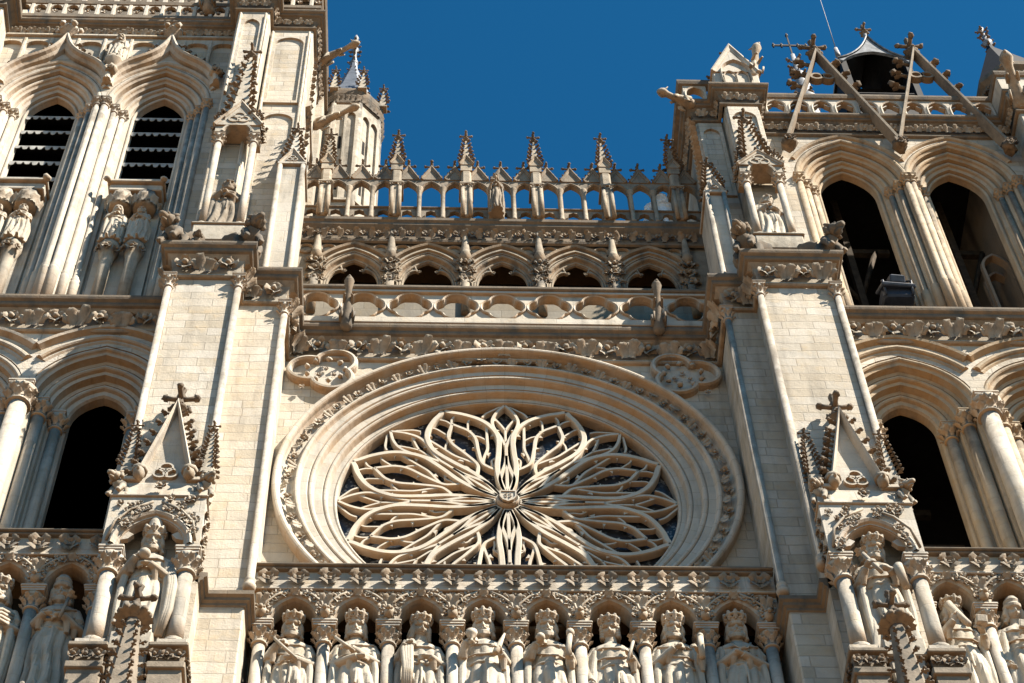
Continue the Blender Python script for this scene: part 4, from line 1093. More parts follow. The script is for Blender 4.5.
pr_.plate([(6.0,47.0),(6.8,47.0),(6.8,49.5),(6.0,49.5)], [[(6.1,47.1),(6.7,47.1)]+arch(6.4,48.9,.3,.35,k=5)[::-1]], -1.42, -1.352)
pr_.build('corner_pier', ASH, TR)
rc = MB(); cornice(rc, PR, 49.62, .86, .9)
for PQ in ([(4.9,3.5),(4.9,-1.17),(5.78,-1.17)], [(7.05,-.82),(13.45,-.82),(13.45,-1.6),(16.8,-1.6)]):
    plan_sweep(rc, PQ, [(-.2,51.28),(.02,51.3),(.05,51.4),(.05,51.48),(-.25,51.52)])
rco = rc.build('cornice', MOULD, TR)
rl = MB(); frieze_leaves(rl, PR[:6], 49.98, .30, .28, .08, rng, False); frieze_leaves(rl, PR[5:7], 49.98, .30, .27, .08, rng, False); frieze_leaves(rl, PR[6:], 49.98, .30, .28, .08, rng, False)
rl.build('leaf_band', CARV, rco)
rb = MB()
def arcade_strip(mb, xa, xb, n, y0, y1, z0_, z1_):
    st = (xb-xa)/n; H = []
    for i in range(n):
        xm = xa+st*(i+.5); w = st/2-.07
        H.append((arch(xm, z0_+(z1_-z0_)*.45, w, (z1_-z0_)*.42, jamb=(z1_-z0_)*.42, k=6))[::-1])
    mb.plate([(xa,z0_),(xb,z0_),(xb,z1_),(xa,z1_)], H, y0, y1)
    for h in H: mb.sweep(h[::-1], [(.05,y0),(.04,y0-.03),(.0,y0-.01)])
arcade_strip(rb, 7.2, 13.45, 10, -.78, -.58, 50.48, 51.30)
arcade_strip(rb, 5.0, 5.62, 1, -1.12, -.92, 50.48, 51.30)
rb.box(5.78, 7.0, -1.55, -.6, 50.49, 51.25, .03); rb.box(13.47, 16.8, -1.55, -.6, 50.49, 51.3)
for i in range(10):
    x = 7.2+6.25*(i+.5)/10
    for sg in (-1, 1): rb.prism([(x+sg*.23-.03,50.9),(x+sg*.23+.03,50.9),(x+sg*.1+.02,51.03),(x+sg*.1-.02,51.03)], -.76, -.62)
rb.build('balustrade', PALE, TR)
q = MB(); gablet(q, 5.80, 6.98, 51.25, 52.75, -1.62, -.9, th=.08, cr=.17, n=3, trefoil=False, fin=.5)
q.sweep(arch(6.39, 51.15, .36, .65, jamb=.5, k=6), [(.06,-1.57),(.04,-1.68),(.0,-1.57)])
for sg in (-1, 1): q.sweep(arch(6.39+sg*.17, 51.0, .14, .25, jamb=.4, k=5), [(.03,-1.57),(.02,-1.62),(.0,-1.57)])
q.build('gablet', PALE, TR)
for (bs_, tp, r) in (((5.15,-1.05,50.3), (4.35,-1.35,50.42), .15), ((6.88,-1.45,51.2), (7.10,-1.75,52.5), .15), ((13.9,-1.3,50.0),(13.6,-2.2,51.2),.2)):
    q = MB(); beast(q, bs_, tp, r); q.build('gargoyle', CARV, TR)
q = MB()
for i in range(16): q.leaf((5.18, -.8+.0, 45.3+.27*i), (-.4,-.5,1), (-1,-.4,0), .36, .14, 1.0, rng=rng)
q.build('carved_side_band', CARV, TR)
# splayed side window inside the belfry of the right tower
q = MB(); q.box(12.9, 13.3, .5, 3.5, 41.4, 50)
for i in range(2):
    c = arch(12.55+.0, 45.2, .32, .6, jamb=3.2, k=6); q.sweep([(x+.15*i, z-.05*i) for x, z in c], [(.09,.9+.5*i),(.07,.8+.5*i),(0,.8+.5*i),(-.02,1.0+.5*i)])
q.build('inner_splay', stone('inner_stone', (.42,.34,.26), dirt=.4), TR)

# ------------------------------------------------------------------ stair turret behind the gallery, left
tu = empty('stair_turret', (0,0,-.42), cath)
tx, ty, tr_ = -4.25, 2.85, .98
def octo(r, rot=pi/8): return [(tx+r*cos(rot+k*pi/4), ty+r*sin(rot+k*pi/4)) for k in range(8)]
q = MB(); q.lathe(tx, ty, [(tr_,46),(tr_,56.6)], 8, smooth=False, rot=pi/8)
for k in range(8):
    a = pi/8+k*pi/4; q.lathe(tx+tr_*cos(a), ty+tr_*sin(a), [(.09,46),(.09,56.4)], 8)
    am = a+pi/8; ap = tr_*cos(pi/8)
    M = Matrix.Translation((tx+ap*cos(am), ty+ap*sin(am), 0)) @ Matrix.Rotation(am+pi/2, 4, 'Z')
    q.M = M
    w = .29
    q.plate([(-.36,50.5),(.36,50.5),(.36,56.2),(-.36,56.2)], [[(-w,50.6),(-.03,50.6)]+arch(-.16,55.5,.13,.25,k=5)[::-1], [(.03,50.6),(w,50.6)]+arch(.16,55.5,.13,.25,k=5)[::-1]], -.09, -.0)
    q.M = None
q.build('shaft', CARV, tu)
q = MB()
for k in (4, 5, 6):
    am = pi/4+k*pi/4; ap = tr_*cos(pi/8); q.M = Matrix.Translation((tx+ap*cos(am), ty+ap*sin(am), 0)) @ Matrix.Rotation(am+pi/2, 4, 'Z')
    for zz in (51.2, 53.6): q.box(.1-.27, .1-.18, -.01, .05, zz, zz+.75)
q.M = None; q.build('slit_window', VOID, tu)
q = MB(); q.lathe(tx, ty, [(tr_+.02,56.3),(tr_+.1,56.36),(tr_+.04,56.5),(tr_+.06,56.8),(tr_+.12,56.95),(tr_+.15,57.1),(tr_+.15,57.2),(.8,57.25)], 8, smooth=False, rot=pi/8)
for k in range(8):
    for j in range(5):
        a = pi/8+k*pi/4; p0 = Vector((cos(a), sin(a), 0))*(tr_+.07); p1 = Vector((cos(a+pi/4), sin(a+pi/4), 0))*(tr_+.07); p = p0.lerp(p1, (j+.5)/5); d = p.normalized()
        q.leaf(Vector((tx,ty,56.48))+p, (0,0,1), d, .34, .11, 1.0)
q.build('cornice', MOULD, tu)
q = MB(); q.lathe(tx, ty, [(1.06,57.22),(.62,58.5),(.14,60.6),(.08,61.4)], 8, smooth=False, rot=pi/8); ro = q.build('roof', LEAD, tu)
q = MB(); q.lathe(tx, ty, [(.09,60.9),(.15,61.1),(.07,61.25),(.06,61.9),(.13,62.05),(.05,62.2),(.04,62.8),(.09,62.95),(.02,63.2)], 8)
for k in range(4):
    d = Vector((cos(k*pi/2), sin(k*pi/2), 0)); 
    for zz, s_ in ((61.1,.16),(61.6,.13),(61.9,.16),(62.3,.12),(62.7,.1)): crocket(q, Vector((tx,ty,zz))+d*.05, d, (0,0,1), s_)
for k in range(8):
    a = pi/8+k*pi/4
    for j in range(5): crocket(q, (tx+(.42-.07*j)*cos(a), ty+(.42-.07*j)*sin(a), 58.9+.4*j), (cos(a), sin(a), 0), (0,0,1), .08)
q.build('finial', LEADW, tu)
for k in (5, 6, 7):
    a = pi/8+k*pi/4; q = MB(); spire(q, tx+(tr_+.12)*cos(a), ty+(tr_+.12)*sin(a), 57.1, 58.6, .16, 4, .16, 4); q.build('pinnacle', CARV, tu)
# a short link of dark wall between the turret and the left tower
q = MB(); q.box(-5.1, -4.9, 1.4, 3.2, 46, 56.0); q.build('link_wall', ASH, tu)

# ------------------------------------------------------------------ lead lantern behind the right balustrade
la = empty('lead_lantern', (0,0,-.40), cath)
lx, ly = 11.75, 2.0
q = MB()
for dx, dy in ((-.98,-.5),(.98,-.5),(-.98,.9),(.98,.9)): q.box(lx+dx-.09, lx+dx+.09, ly+dy-.09, ly+dy+.09, 54.0, 58.9)
q.box(lx-.9, lx+.9, ly+.9, ly+1.0, 53.5, 58.9); q.box(lx-1.05, lx+1.05, ly-.5, ly+1.0, 53.5, 56.2); q.box(lx-1.06, lx-.95, ly-.5, ly+1, 57, 58.9); q.box(lx+.95, lx+1.06, ly-.5, ly+1, 57, 58.9)
for i in range(5): q.box(lx-.95, lx+.95, ly-.55, ly-.45, 56.25+.12*i, 56.29+.12*i)
q.build('frame', SLATE, la)
q = MB(); A = bez((lx-1.14,58.85),(lx-.7,59.0),(lx-.25,59.5),(lx,60.4),8); A = A+[(2*lx-x, z) for x, z in reversed(A[:-1])]
B_ = [(x, z-.12) for x, z in A]; B_ = bez((lx-1.0,58.75),(lx-.7,59.25),(lx-.2,59.4),(lx,59.42),8); B_ = B_+[(2*lx-x, z) for x, z in reversed(B_[:-1])]
q.plate(A[::-1]+B_, [], ly-.66, ly-.56)
q.sweep(A, [(.02,ly-.7),(.05,ly-.72),(.05,ly+1.0),(0,ly+1.0)], caps=True)
q.build('roof', LEADW, la)
q = MB(); q.sweep(A, [(-.03,ly-.55),(-.03,ly+1.0)]); q.build('vault_shade_sheet', VOID, la)  # added inner sheet, paints the roof's underside as dark shade
q = MB(); q.tube([(lx,ly-.6,60.3),(lx-.0,ly-.6,61.0)], [.08,.05], 6); finial(q, lx, ly-.6, 60.8, .6); q.build('finial', LEADW, la)
q = MB(); q.plate([(lx-.95,56.0),(lx+.95,56.0),(lx+.95,59.4),(lx-.95,59.4)], [], ly+.6); q.build('back_shade_sheet', VOID, la)  # added back sheet, near-black for the shade inside the lantern
an = MB(); an.tube([(10.88,2.0,51.5),(10.93,2.0,60.4)], .035, 6); an.tube([(10.93,2.0,60.4),(11.0,2.0,64.4)], [.016,.009], 5); an.lathe(10.93, 2.0, [(.06,60.0),(.09,60.1),(.06,60.6)], 8)
tag(an.build('antenna', plain('pale_metal', (.20,.20,.21), .6, 0)), 'thin pale rod antenna slanting up beside the lead lantern', 'antenna')
# leaded crocketed finial with an iron cross
q = MB(); q.lathe(9.1, 1.0, [(.24,50.5),(.3,53.6),(.22,54.6),(.34,54.8),(.2,55.0),(.26,55.6),(.12,56.3),(.2,56.5),(.09,56.7),(.07,57.9)], 8)
for zz in (54.4, 55.0, 55.6, 56.2, 56.8, 57.3):
    for k in range(4):
        d = Vector((cos(k*pi/2+.4), sin(k*pi/2+.4), 0)); crocket(q, Vector((9.1,1.0,zz))+d*.12, d, (0,0,1), .26-.02*(zz-54))
lfin = q.build('lead_finial', LEADW, cath)
q = MB(); q.box(9.08, 9.12, .98, 1.02, 57.8, 59.3); q.box(8.62, 9.58, .98, 1.02, 58.55, 58.62)
for dx, dz in ((-.5,58.58),(.5,58.58),(-.25,58.58),(.25,58.58),(0,59.3)):
    q.box(9.1+dx-.02, 9.1+dx+.02, .97, 1.03, dz-.12, dz+.12); q.ball((9.1+dx, 1.0, dz), .055, 6, 5)
q.build('iron_cross', IRON, lfin)
# corner turret of the right tower with a slate spire
ct = empty('corner_turret', (0,0,-.55), cath); tx, ty, cr_ = 15.4, 1.2, .95
q = MB(); q.lathe(tx, ty, [(cr_,50),(cr_,55.9)], 8, smooth=False, rot=pi/8)
for k in range(8):
    a = pi/8+k*pi/4; am = a+pi/8; ap = cr_*cos(pi/8); q.M = Matrix.Translation((tx+ap*cos(am), ty+ap*sin(am), 0)) @ Matrix.Rotation(am+pi/2, 4, 'Z')
    q.plate([(-.32,51),(.32,51),(.32,55.6),(-.32,55.6)], [[(-.22,51.2),(.22,51.2)]+arch(0,54.8,.22,.4,k=6)[::-1]], -.08, 0); q.M = None
q.build('shaft', CARV, ct)
q = MB(); q.lathe(tx, ty, [(cr_+.02,55.3),(cr_+.1,55.4),(cr_+.05,55.6),(cr_+.08,56.1),(cr_+.22,56.25),(cr_+.22,56.45),(.7,56.5)], 8, smooth=False, rot=pi/8)
for k in range(8):
    for j in range(4):
        a = pi/8+k*pi/4; p0 = Vector((cos(a), sin(a), 0))*(cr_+.08); p1 = Vector((cos(a+pi/4), sin(a+pi/4), 0))*(cr_+.08); p = p0.lerp(p1, (j+.5)/4)
        clump(q, Vector((tx,ty,55.85))+p, p.normalized(), (0,0,1), .34, 5, rng)
q.build('cornice', MOULD, ct)
q = MB(); q.lathe(tx, ty, [(1.15,56.48),(.16,59.4),(.08,59.9)], 8, smooth=False, rot=pi/8); q.build('roof', SLATE, ct)
q = MB(); q.lathe(tx, ty, [(.14,59.2),(.10,59.9),(.17,60.0),(.07,60.15),(.05,60.9),(.1,61.0),(.02,61.2)], 8)
for zz in (59.7, 60.1, 60.5, 60.8):
    for k in range(5):
        d = Vector((cos(k*2*pi/5+zz), sin(k*2*pi/5+zz), 0)); crocket(q, Vector((tx,ty,zz))+d*.05, d, (0,0,1), .16)
q.build('finial', LEADW, ct)
# equipment left on the belfry sill
tp = MB()
tp.box(-.38,.38,-.2,.25,0,.42,.06); tp.M = Matrix.Translation((-.02,-.08,.42)) @ Matrix.Rotation(.5,4,'X') @ Matrix.Rotation(.12,4,'Z')
tp.box(-.42,.42,-.3,.2,-.05,.06,.03); tp.box(-.18,.2,-.22,.02,.1,.32,.03); tp.M = None
for dx in (-.32,.32): tp.tube([(dx,-.22,0),(dx*1.05,-.3,.5),(dx*.9,-.1,.8)], .03, 6)
tpo = tp.build('equipment_bundle', plain('dark_blue_plastic', (.035,.042,.06), .4)); tpo.location = (9.35,-.12,41.95)
tag(tpo, 'dark bluish metal equipment box sitting in the open belfry window of the right tower', 'equipment')
# ------------------------------------------------------------------ carved figures
def gs(x, m, s): return math.exp(-((x-m)/s)**2)
def hand(mb, w, d, n, s, curl=.9, side=1):
    """hand of length s at wrist w, pointing along d, palm normal n"""
    w = Vector(w); d = Vector(d).normalized(); n = Vector(n); n = (n-d*n.dot(d)).normalized(); b = d.cross(n)*side
    P = [w-d*s*.12, w+d*s*.1, w+d*s*.3, w+d*s*.5]
    mb.tube(P, [s*.15, s*.19, s*.24, s*.2], 8, flat=.6)
    for i, (o, L) in enumerate(((-.17,.40),(-.06,.48),(.06,.46),(.17,.36))):
        k = w+d*s*.46+b*s*o
        c1 = curl*.7; c2 = curl*1.6; c3 = curl*2.3
        p1 = k+(d*cos(c1)+n*sin(c1))*s*L*.42; p2 = p1+(d*cos(c2)+n*sin(c2))*s*L*.34; p3 = p2+(d*cos(c3)+n*sin(c3))*s*L*.28
        mb.tube([k-d*s*.08, k, p1, p2, p3], [s*.075, s*.078, s*.07, s*.064, s*.045], 6)
    k = w+d*s*.14-b*s*.2
    mb.tube([k+b*s*.05, k-b*s*.06+d*s*.1+n*s*.06, k-b*s*.04+d*s*.26+n*s*.14, k+b*s*.05+d*s*.36+n*s*.2], [s*.08, s*.085, s*.075, s*.05], 6)
def head_matrix(H, yaw, pitch, roll_=0):
    return Matrix.Translation((0, -.020*H, .897*H)) @ Matrix.Rotation(yaw, 4, 'Z') @ Matrix.Rotation(pitch, 4, 'X') @ Matrix.Rotation(roll_, 4, 'Y')
def figure_body(H, seed, la, ra, yaw=0, pitch=.3, beard=1, hair=1, mantle=1, slim=1.0, curls=False, veil=False):
    """one continuous carved figure facing -y. la / ra: (elbow, wrist, hand direction, palm normal) of the arm on the viewer's left / right, in units of H"""
    r = random.Random(seed); mb = MB(); N = 56
    ph = r.uniform(0, 6); kf = r.choice((9, 10, 11))
    rings = [(0,.150,.105,.0),(.02,.156,.11,0),(.10,.150,.105,0),(.2,.142,.098,0),(.3,.138,.094,0),(.4,.135,.092,-.003),(.48,.132,.09,-.004),(.54,.122,.082,-.004),(.58,.112,.076,-.003),(.62,.112,.076,-.002),(.66,.118,.08,0),(.70,.126,.083,0),(.74,.133,.083,.002),(.77,.134,.078,.004),(.79,.122,.07,.005),(.805,.098,.062,.006),(.82,.068,.053,.006),(.835,.048,.047,.004),(.86,.042,.044,-.004),(.90,.040,.042,-.012)]
    vs = []
    for z, rx, ry, yc in rings:
        A = (.027*min(1, max(0, (.60-z)/.3)) + .0055)*(1 if z < .78 else .0)
        for k in range(N):
            t = 2*pi*k/N
            tw = t+ .25*sin(2*z*6+ph)*.5
            f = A*(1.6*abs(sin(kf*tw/2+ph))**.7-.9) + A*.5*sin(3*tw+ph*2+z*3)
            vs.append(((rx+f)*cos(t)*H*slim, ((ry+f)*sin(t)+yc)*H, z*H))
    m = len(rings)
    fs = [(i*N+k, i*N+(k+1)%N, (i+1)*N+(k+1)%N, (i+1)*N+k) for i in range(m-1) for k in range(N)]
    fs += [tuple(range(N))[::-1], tuple(range((m-1)*N, m*N))]
    mb.add(vs, fs)
    # feet under the hem
    for sg in (-1, 1): mb.tube([(sg*.05*H,-.08*H,.018*H),(sg*.06*H,-.13*H,.016*H),(sg*.065*H,-.165*H,.01*H)], [.022*H,.024*H,.014*H], 8)
    # arms with sleeves, and hands
    for sg, arm in ((-1, la), (1, ra)):
        if arm is None: continue
        e, w_, hd, hn = [Vector(q) for q in arm]
        sh = Vector((sg*.108*slim, .0, .768))
        mb.tube([(sh-Vector((sg*.03,0,-.005)))*H, sh*H, (sh.lerp(e,.5)+Vector((sg*.008,0,0)))*H, e*H, e.lerp(w_,.35)*H, e.lerp(w_,.8)*H, w_*H], [.036*H,.040*H,.038*H,.037*H,.033*H,.027*H,.022*H], 12)
        hand(mb, w_*H, hd, hn, .098*H, .8, sg)
        # sleeve fall below the forearm
        a = e.lerp(w_, .3); b_ = e.lerp(w_, .75)
        for q in (a, b_): mb.tube([q*H, (q+Vector((sg*.004,.012,-.03)))*H, (q+Vector((sg*.006,.03,-.06-.03*r.random())))*H], [.026*H,.022*H,.016*H], 8)
        if mantle:
            for j in range(4):
                x = sg*(.128+.011*j); y = -.045+.034*j; zt = .73-.03*j; zb = .10+.1*r.random()
                mb.tube([(x*.82*H,y*H,zt*H),(x*1.0*H,y*1.1*H,(zt-.2)*H),(x*1.02*H,y*1.15*H,.35*H),(x*1.0*H,y*1.1*H,zb*H)], [.018*H,.024*H,.022*H,.015*H], 8)
    # mantle folds looping over the chest and hip
    for j in range(2):
        z = .745-.07*j; x0 = -.112 if seed % 2 else .112
        mb.tube([(x0*H,-.045*H,(z+.02)*H),(x0*.4*H,-.088*H,(z-.025-.01*j)*H),(-x0*.5*H,-.084*H,(z-.02-.02*j)*H),(-x0*1.02*H,-.04*H,(z+.0-.03*j)*H)], [.007*H,.008*H,.008*H,.006*H], 6)
    mb.tube([(.1*cos(t)*H*slim*1.12, .072*sin(t)*H*1.12, (.575+.004*sin(3*t))*H) for t in [2*pi*i/20 for i in range(21)]], .011*H, 6)   # belt
    mb.tube([(.012*H,-.084*H,.57*H),(.016*H,-.10*H,.48*H),(.014*H,-.112*H,.36*H)], [.009*H,.008*H,.007*H], 6)
    # head
    M = head_matrix(H, yaw, pitch); a, b_, c = .046*H, .054*H, .066*H
    hv = []; n1, n2 = 34, 44
    for i in range(n1+1):
        p = pi*i/n1
        for k in range(n2):
            t = 2*pi*k/n2; dx, dy, dz = sin(p)*cos(t), sin(p)*sin(t), cos(p)
            jaw = 1-.22*max(0, -dz)**1.5
            x, y, z = a*dx*jaw, b_*dy, c*dz
            if dy < .1:
                u, v = x/a, dz; q = min(1, max(0, (.1-dy)/.35))
                d = -.34*gs(u,0,.17)*gs(v,-.16,.16) - .17*gs(u,0,.13)*gs(v,.10,.17)
                d += .22*(gs(u,.40,.20)+gs(u,-.40,.20))*gs(v,.13,.12) - .12*(gs(u,.40,.13)+gs(u,-.40,.13))*gs(v,.13,.065)
                d += -.13*gs(v,.33,.07)*gs(u,0,.62)
                d += -.10*gs(v,-.46,.055)*gs(u,0,.22) - .10*gs(v,-.60,.055)*gs(u,0,.2) + .10*gs(v,-.53,.03)*gs(u,0,.26) + .05*gs(v,-.68,.05)*gs(u,0,.25)
                d += -.12*gs(v,-.84,.12)*gs(u,0,.3) - .07*(gs(u,.5,.2)+gs(u,-.5,.2))*gs(v,-.2,.2)
                y += d*c*q
            hv.append(M @ Vector((x, y, z+.03*H)))
    hf = [(i*n2+k, (i+1)*n2+k, (i+1)*n2+(k+1)%n2, i*n2+(k+1)%n2) for i in range(n1) for k in range(n2)]
    mb.add(hv, hf)
    def ht(pts, rad, n=7): mb.tube([M @ Vector((x*a, y*b_, z*c+.03*H)) for x, y, z in pts], [q*H for q in rad], n)
    for sg in (-1, 1):
        ht([(sg*.98,.1,.2),(sg*1.1,.12,.05),(sg*1.0,.08,-.15)], [.010,.013,.008])     # ears
        if hair and not veil:
            for j in range(6):
                y = -.35+.30*j; o = .06*sin(j*2.1+seed)
                if curls:
                    for zz in (.55, .25, -.05, -.35, -.6): mb.ball(M @ Vector((sg*(1.08+.05*sin(zz*9+j))*a*sqrt(max(.1,1-(y*.6)**2)), y*b_, zz*c+.03*H)), .017*H, 7, 6)
                else:
                    ht([(sg*(.9-.1*(j>3)),y*.8,.62),(sg*1.10,y*.9,.2),(sg*(1.16+o),y,-.25),(sg*(1.08-o),y+.05,-.65),(sg*(1.30+o),y+.1,-1.05),(sg*(1.1),y+.15,-1.3)], [.012,.016,.017,.016,.016,.008])
    if hair:
        for j in range(5):
            x = -.7+.35*j; ht([(x,.75,.6),(x*1.1,1.05,0),(x*1.1,1.0,-.6),(x*1.2,1.0,-1.2)], [.018,.02,.02,.016])
        for j in range(5):      # fringe below the crown
            x = -.6+.3*j; ht([(x,-.72,.62),(x*1.1,-.92,.5),(x*1.15+.1,-.93,.42)], [.010,.011,.006])
    if veil:
        for sg in (-1, 1): ht([(0,-.3,1.12),(sg*.8,-.3,.75),(sg*1.15,-.2,0),(sg*1.2,-.1,-.8),(sg*1.6,0,-1.5)], [.02,.024,.026,.028,.03])
        ht([(0,-.3,1.1),(0,.6,1.0),(0,1.1,0),(0,1.2,-1.2)], [.03,.05,.055,.05])
    if beard:
        nb = 9
        for j in range(nb):
            x = -.85+1.7*j/(nb-1); y = -.92+.55*abs(x)**1.6; L = (.75-.42*abs(x))*beard
            wv = .07*sin(j*2+seed)
            ht([(x,y+.18,-.42-.06*(1-abs(x))*3 if abs(x) < .4 else -.30),(x*.98,y-.06,-.72),(x*.85+wv,y-.10,-.78-L*.5),(x*.62,y-.02,-.80-L)], [.012,.015,.014,.007])
        for sg in (-1, 1): ht([(sg*.05,-1.08,-.38),(sg*.28,-1.02,-.44),(sg*.5,-.86,-.62)], [.009,.010,.007])
    return mb
def remeshed(mb, name, vox, mat):
    me = bpy.data.meshes.new(name); me.from_pydata(mb.v, [], mb.f); me.update()
    o = bpy.data.objects.new(name, me); COL.objects.link(o)
    md = o.modifiers.new('r', 'REMESH'); md.mode = 'VOXEL'; md.voxel_size = vox; md.use_smooth_shade = True
    sm = o.modifiers.new('s', 'SMOOTH'); sm.factor = .12; sm.iterations = 1
    dg = bpy.context.evaluated_depsgraph_get(); dg.update()
    out = bpy.data.meshes.new_from_object(o.evaluated_get(dg)); out.name = name
    bpy.data.objects.remove(o); bpy.data.meshes.remove(me)
    out.materials.clear(); out.materials.append(mat)
    out.polygons.foreach_set('use_smooth', [True]*len(out.polygons))
    return out
def put(name, me, parent, mat4=None):
    o = bpy.data.objects.new(name, me); COL.objects.link(o); o.parent = parent
    if mat4 is not None: o.matrix_local = mat4
    return o
def crown_mesh(H, kind, seed, mat):
    r = random.Random(seed); mb = MB(); a = .052*H; b_ = .058*H; z = .066*H
    if kind == 'cap':
        mb.lathe(0, 0, [(a*.98,z-.012*H),(a*1.12,z),(a*1.12,z+.02*H),(a*.95,z+.03*H),(a*.98,z+.055*H),(a*.6,z+.085*H),(a*.1,z+.095*H)], 22, sy=1.12)
        return mb
    if kind == 'tall':
        mb.lathe(0, 0, [(a*.98,z-.012*H),(a*1.08,z-.005*H),(a*1.08,z+.02*H),(a*1.0,z+.022*H),(a*1.02,z+.06*H),(a*.8,z+.11*H),(a*.35,z+.165*H),(a*.1,z+.185*H)], 22, sy=1.12)
        n, h = 7, .035
    else:
        mb.lathe(0, 0, [(a*.95,z-.02*H),(a*1.06,z-.014*H),(a*1.08,z),(a*1.02,z+.004*H),(a*1.06,z+.026*H),(a*1.12,z+.030*H),(a*1.1,z+.036*H),(a*.9,z+.034*H),(a*.7,z+.045*H),(a*.1,z+.055*H)], 24, sy=1.12)
        n, h = 9, .044 if kind == 'high' else .034
    for k in range(n):
        t = 2*pi*k/n-pi/2; d = Vector((cos(t), sin(t)*1.12, 0)); p = d*a*1.06+Vector((0,0,z+.026*H)); tg = Vector((-sin(t), cos(t), 0))
        mb.tube([p, p+Vector((0,0,h*.6*H))+d*.004*H, p+Vector((0,0,h*H))+d*.010*H], [.015*H,.017*H,.010*H], 7)
        mb.ball(p+Vector((0,0,h*.98*H))+d*.008*H, .0125*H, 7, 6)
        for sg in (-1, 1): mb.ball(p+Vector((0,0,h*.62*H))+tg*sg*.014*H+d*.006*H, .0115*H, 7, 6)
        mb.ball(p+Vector((0,0,-.008*H))+d*.006*H, .008*H, 6, 5)
    return mb
KG = 'stone kings standing in the gallery of niches'
def king(label, loc, H, seed, la, ra, crown='low', held=(), group=KG, name='king_statue', rz=0, vox=.0125, **kw):
    root = empty(name, loc); root.rotation_euler.z = rz
    tag(root, label, 'statue', group)
    yaw, pitch = kw.get('yaw', 0), kw.get('pitch', .3)
    H *= .80; ped = loc[2]; root.location.z = loc[2]+.76
    q = MB(); q.lathe(0, 0, [(.40,-.76),(.40,-.12),(.46,-.08),(.46,-.02),(.42,0)], 8, rot=pi/8); q.build('pedestal', STAT, root)
    me = remeshed(figure_body(H, seed, la, ra, slim=.92, **kw), 'body', vox*H/3.75, STAT)
    put('body', me, root)
    if crown:
        cm = crown_mesh(H, crown, seed, STAT); cm2 = remeshed(cm, 'crown', .011*H/3.75, STAT)
        put('crown', cm2, root, head_matrix(H, yaw, pitch))
    for nm, fn in held:
        q = MB(); fn(q, H); q.build(nm, STAT, root)
    return root
def V3(*a): return Vector(a)
def rod(p0, p1, r=.010, knob=.022, fleur=True):
    def fn(q, H):
        a, b_ = Vector(p0)*H, Vector(p1)*H; d = (b_-a).normalized()
        q.tube([a, a.lerp(b_,.5), b_], [r*H]*3, 8)
        q.ball(b_+d*.012*H, knob*H, 9, 7, sz=1.2)
        if fleur:
            for k in range(4):
                s_ = Vector((cos(k*pi/2+.5), sin(k*pi/2+.5)*.8, 0)); q.leaf(b_, d*.7+s_, -d, .055*H, .018*H, .8); q.ball(b_+s_*.022*H+d*.012*H, .010*H, 6, 5)
    return fn
def cone(p0, p1, r0, r1):
    def fn(q, H):
        a, b_ = Vector(p0)*H, Vector(p1)*H; q.tube([a, a.lerp(b_,.06), a.lerp(b_,.3), b_], [r0*.6*H, r0*H, r0*H, r1*H], 10)
    return fn
def orb(p, r):
    def fn(q, H): q.ball(Vector(p)*H, r*H, 14, 10); q.ball((Vector(p)+V3(0,-r*.2,r))*H, r*.25*H, 6, 5)
    return fn
def slab(p, sx, sy, sz, rx=0, ry=0):
    def fn(q, H):
        q.M = Matrix.Translation(Vector(p)*H) @ Matrix.Rotation(ry, 4, 'Y') @ Matrix.Rotation(rx, 4, 'X')
        q.box(-sx*H, sx*H, -sy*H, sy*H, -sz*H, sz*H, .006*H); q.box(-sx*1.06*H, sx*1.06*H, -sy*.8*H, -sy*.5*H, -sz*1.06*H, sz*1.06*H); q.M = None
    return fn
def cup(p):
    def fn(q, H):
        x, y, z = [c*H for c in p]; q.lathe(x, y, [(.022*H,z-.05*H),(.008*H,z-.04*H),(.008*H,z-.015*H),(.03*H,z+.01*H),(.036*H,z+.04*H),(.03*H,z+.042*H),(.02*H,z+.02*H)], 12)
    return fn
# arm poses (elbow, wrist, hand direction, palm normal)
def chest(sg, x=.03, z=.66, y=-.115): return ((sg*.142,-.025,.60), (sg*x,y,z), (-sg*.8,-.05,.35), (0,.9,.2))
def waist(sg, x=.05, z=.575, y=-.118): return ((sg*.145,-.02,.595), (sg*x,y,z), (-sg*.9,-.05,-.1), (0,.9,.1))
def grip(sg, x=.105, z=.60, y=-.125): return ((sg*.145,-.015,.585), (sg*x,y,z), (-sg*.35,-.6,.3), (-sg*.9,.2,0))
def down(sg): return ((sg*.15,-.01,.60), (sg*.145,-.06,.45), (-sg*.1,-.3,-1), (-sg*.9,.1,0))
KZ = 25.86; KY = -.62
KX = [-4.06+1.1575*k for k in range(8)]
king('bearded king with a sceptre slanting across his chest, leftmost niche between the buttresses', (KX[0],KY,KZ), 3.72, 3, chest(-1,.075,.70), waist(1,.02,.575), 'low', [('sceptre', rod((.055,-.145,.53), (-.10,-.135,.735)))], yaw=.10, pitch=.33, beard=.55)
king('smooth chinned king with crossed forearms and a sceptre resting on his shoulder', (KX[1],KY,KZ), 3.74, 4, waist(-1,-.02,.59), chest(1,-.02,.665), 'high', [('sceptre', rod((.0,-.15,.60), (-.125,-.12,.76)))], yaw=0, pitch=.33, beard=.3)
king('young beardless king with head turned aside and cloak gathered on one shoulder', (KX[2],KY,KZ), 3.70, 5, chest(-1,.085,.715), waist(1,.06,.60), 'low', [('cloak_fold', lambda q, H: [q.tube([(-.09*H+.014*j*H,-.085*H,.77*H),(-.10*H+.016*j*H,-.118*H,.66*H),(-.085*H+.012*j*H,-.125*H,.5*H),(-.09*H+.012*j*H,-.13*H,.30*H)], [.012*H,.017*H,.017*H,.013*H], 8) for j in range(4)])], yaw=.28, pitch=.26, beard=0)
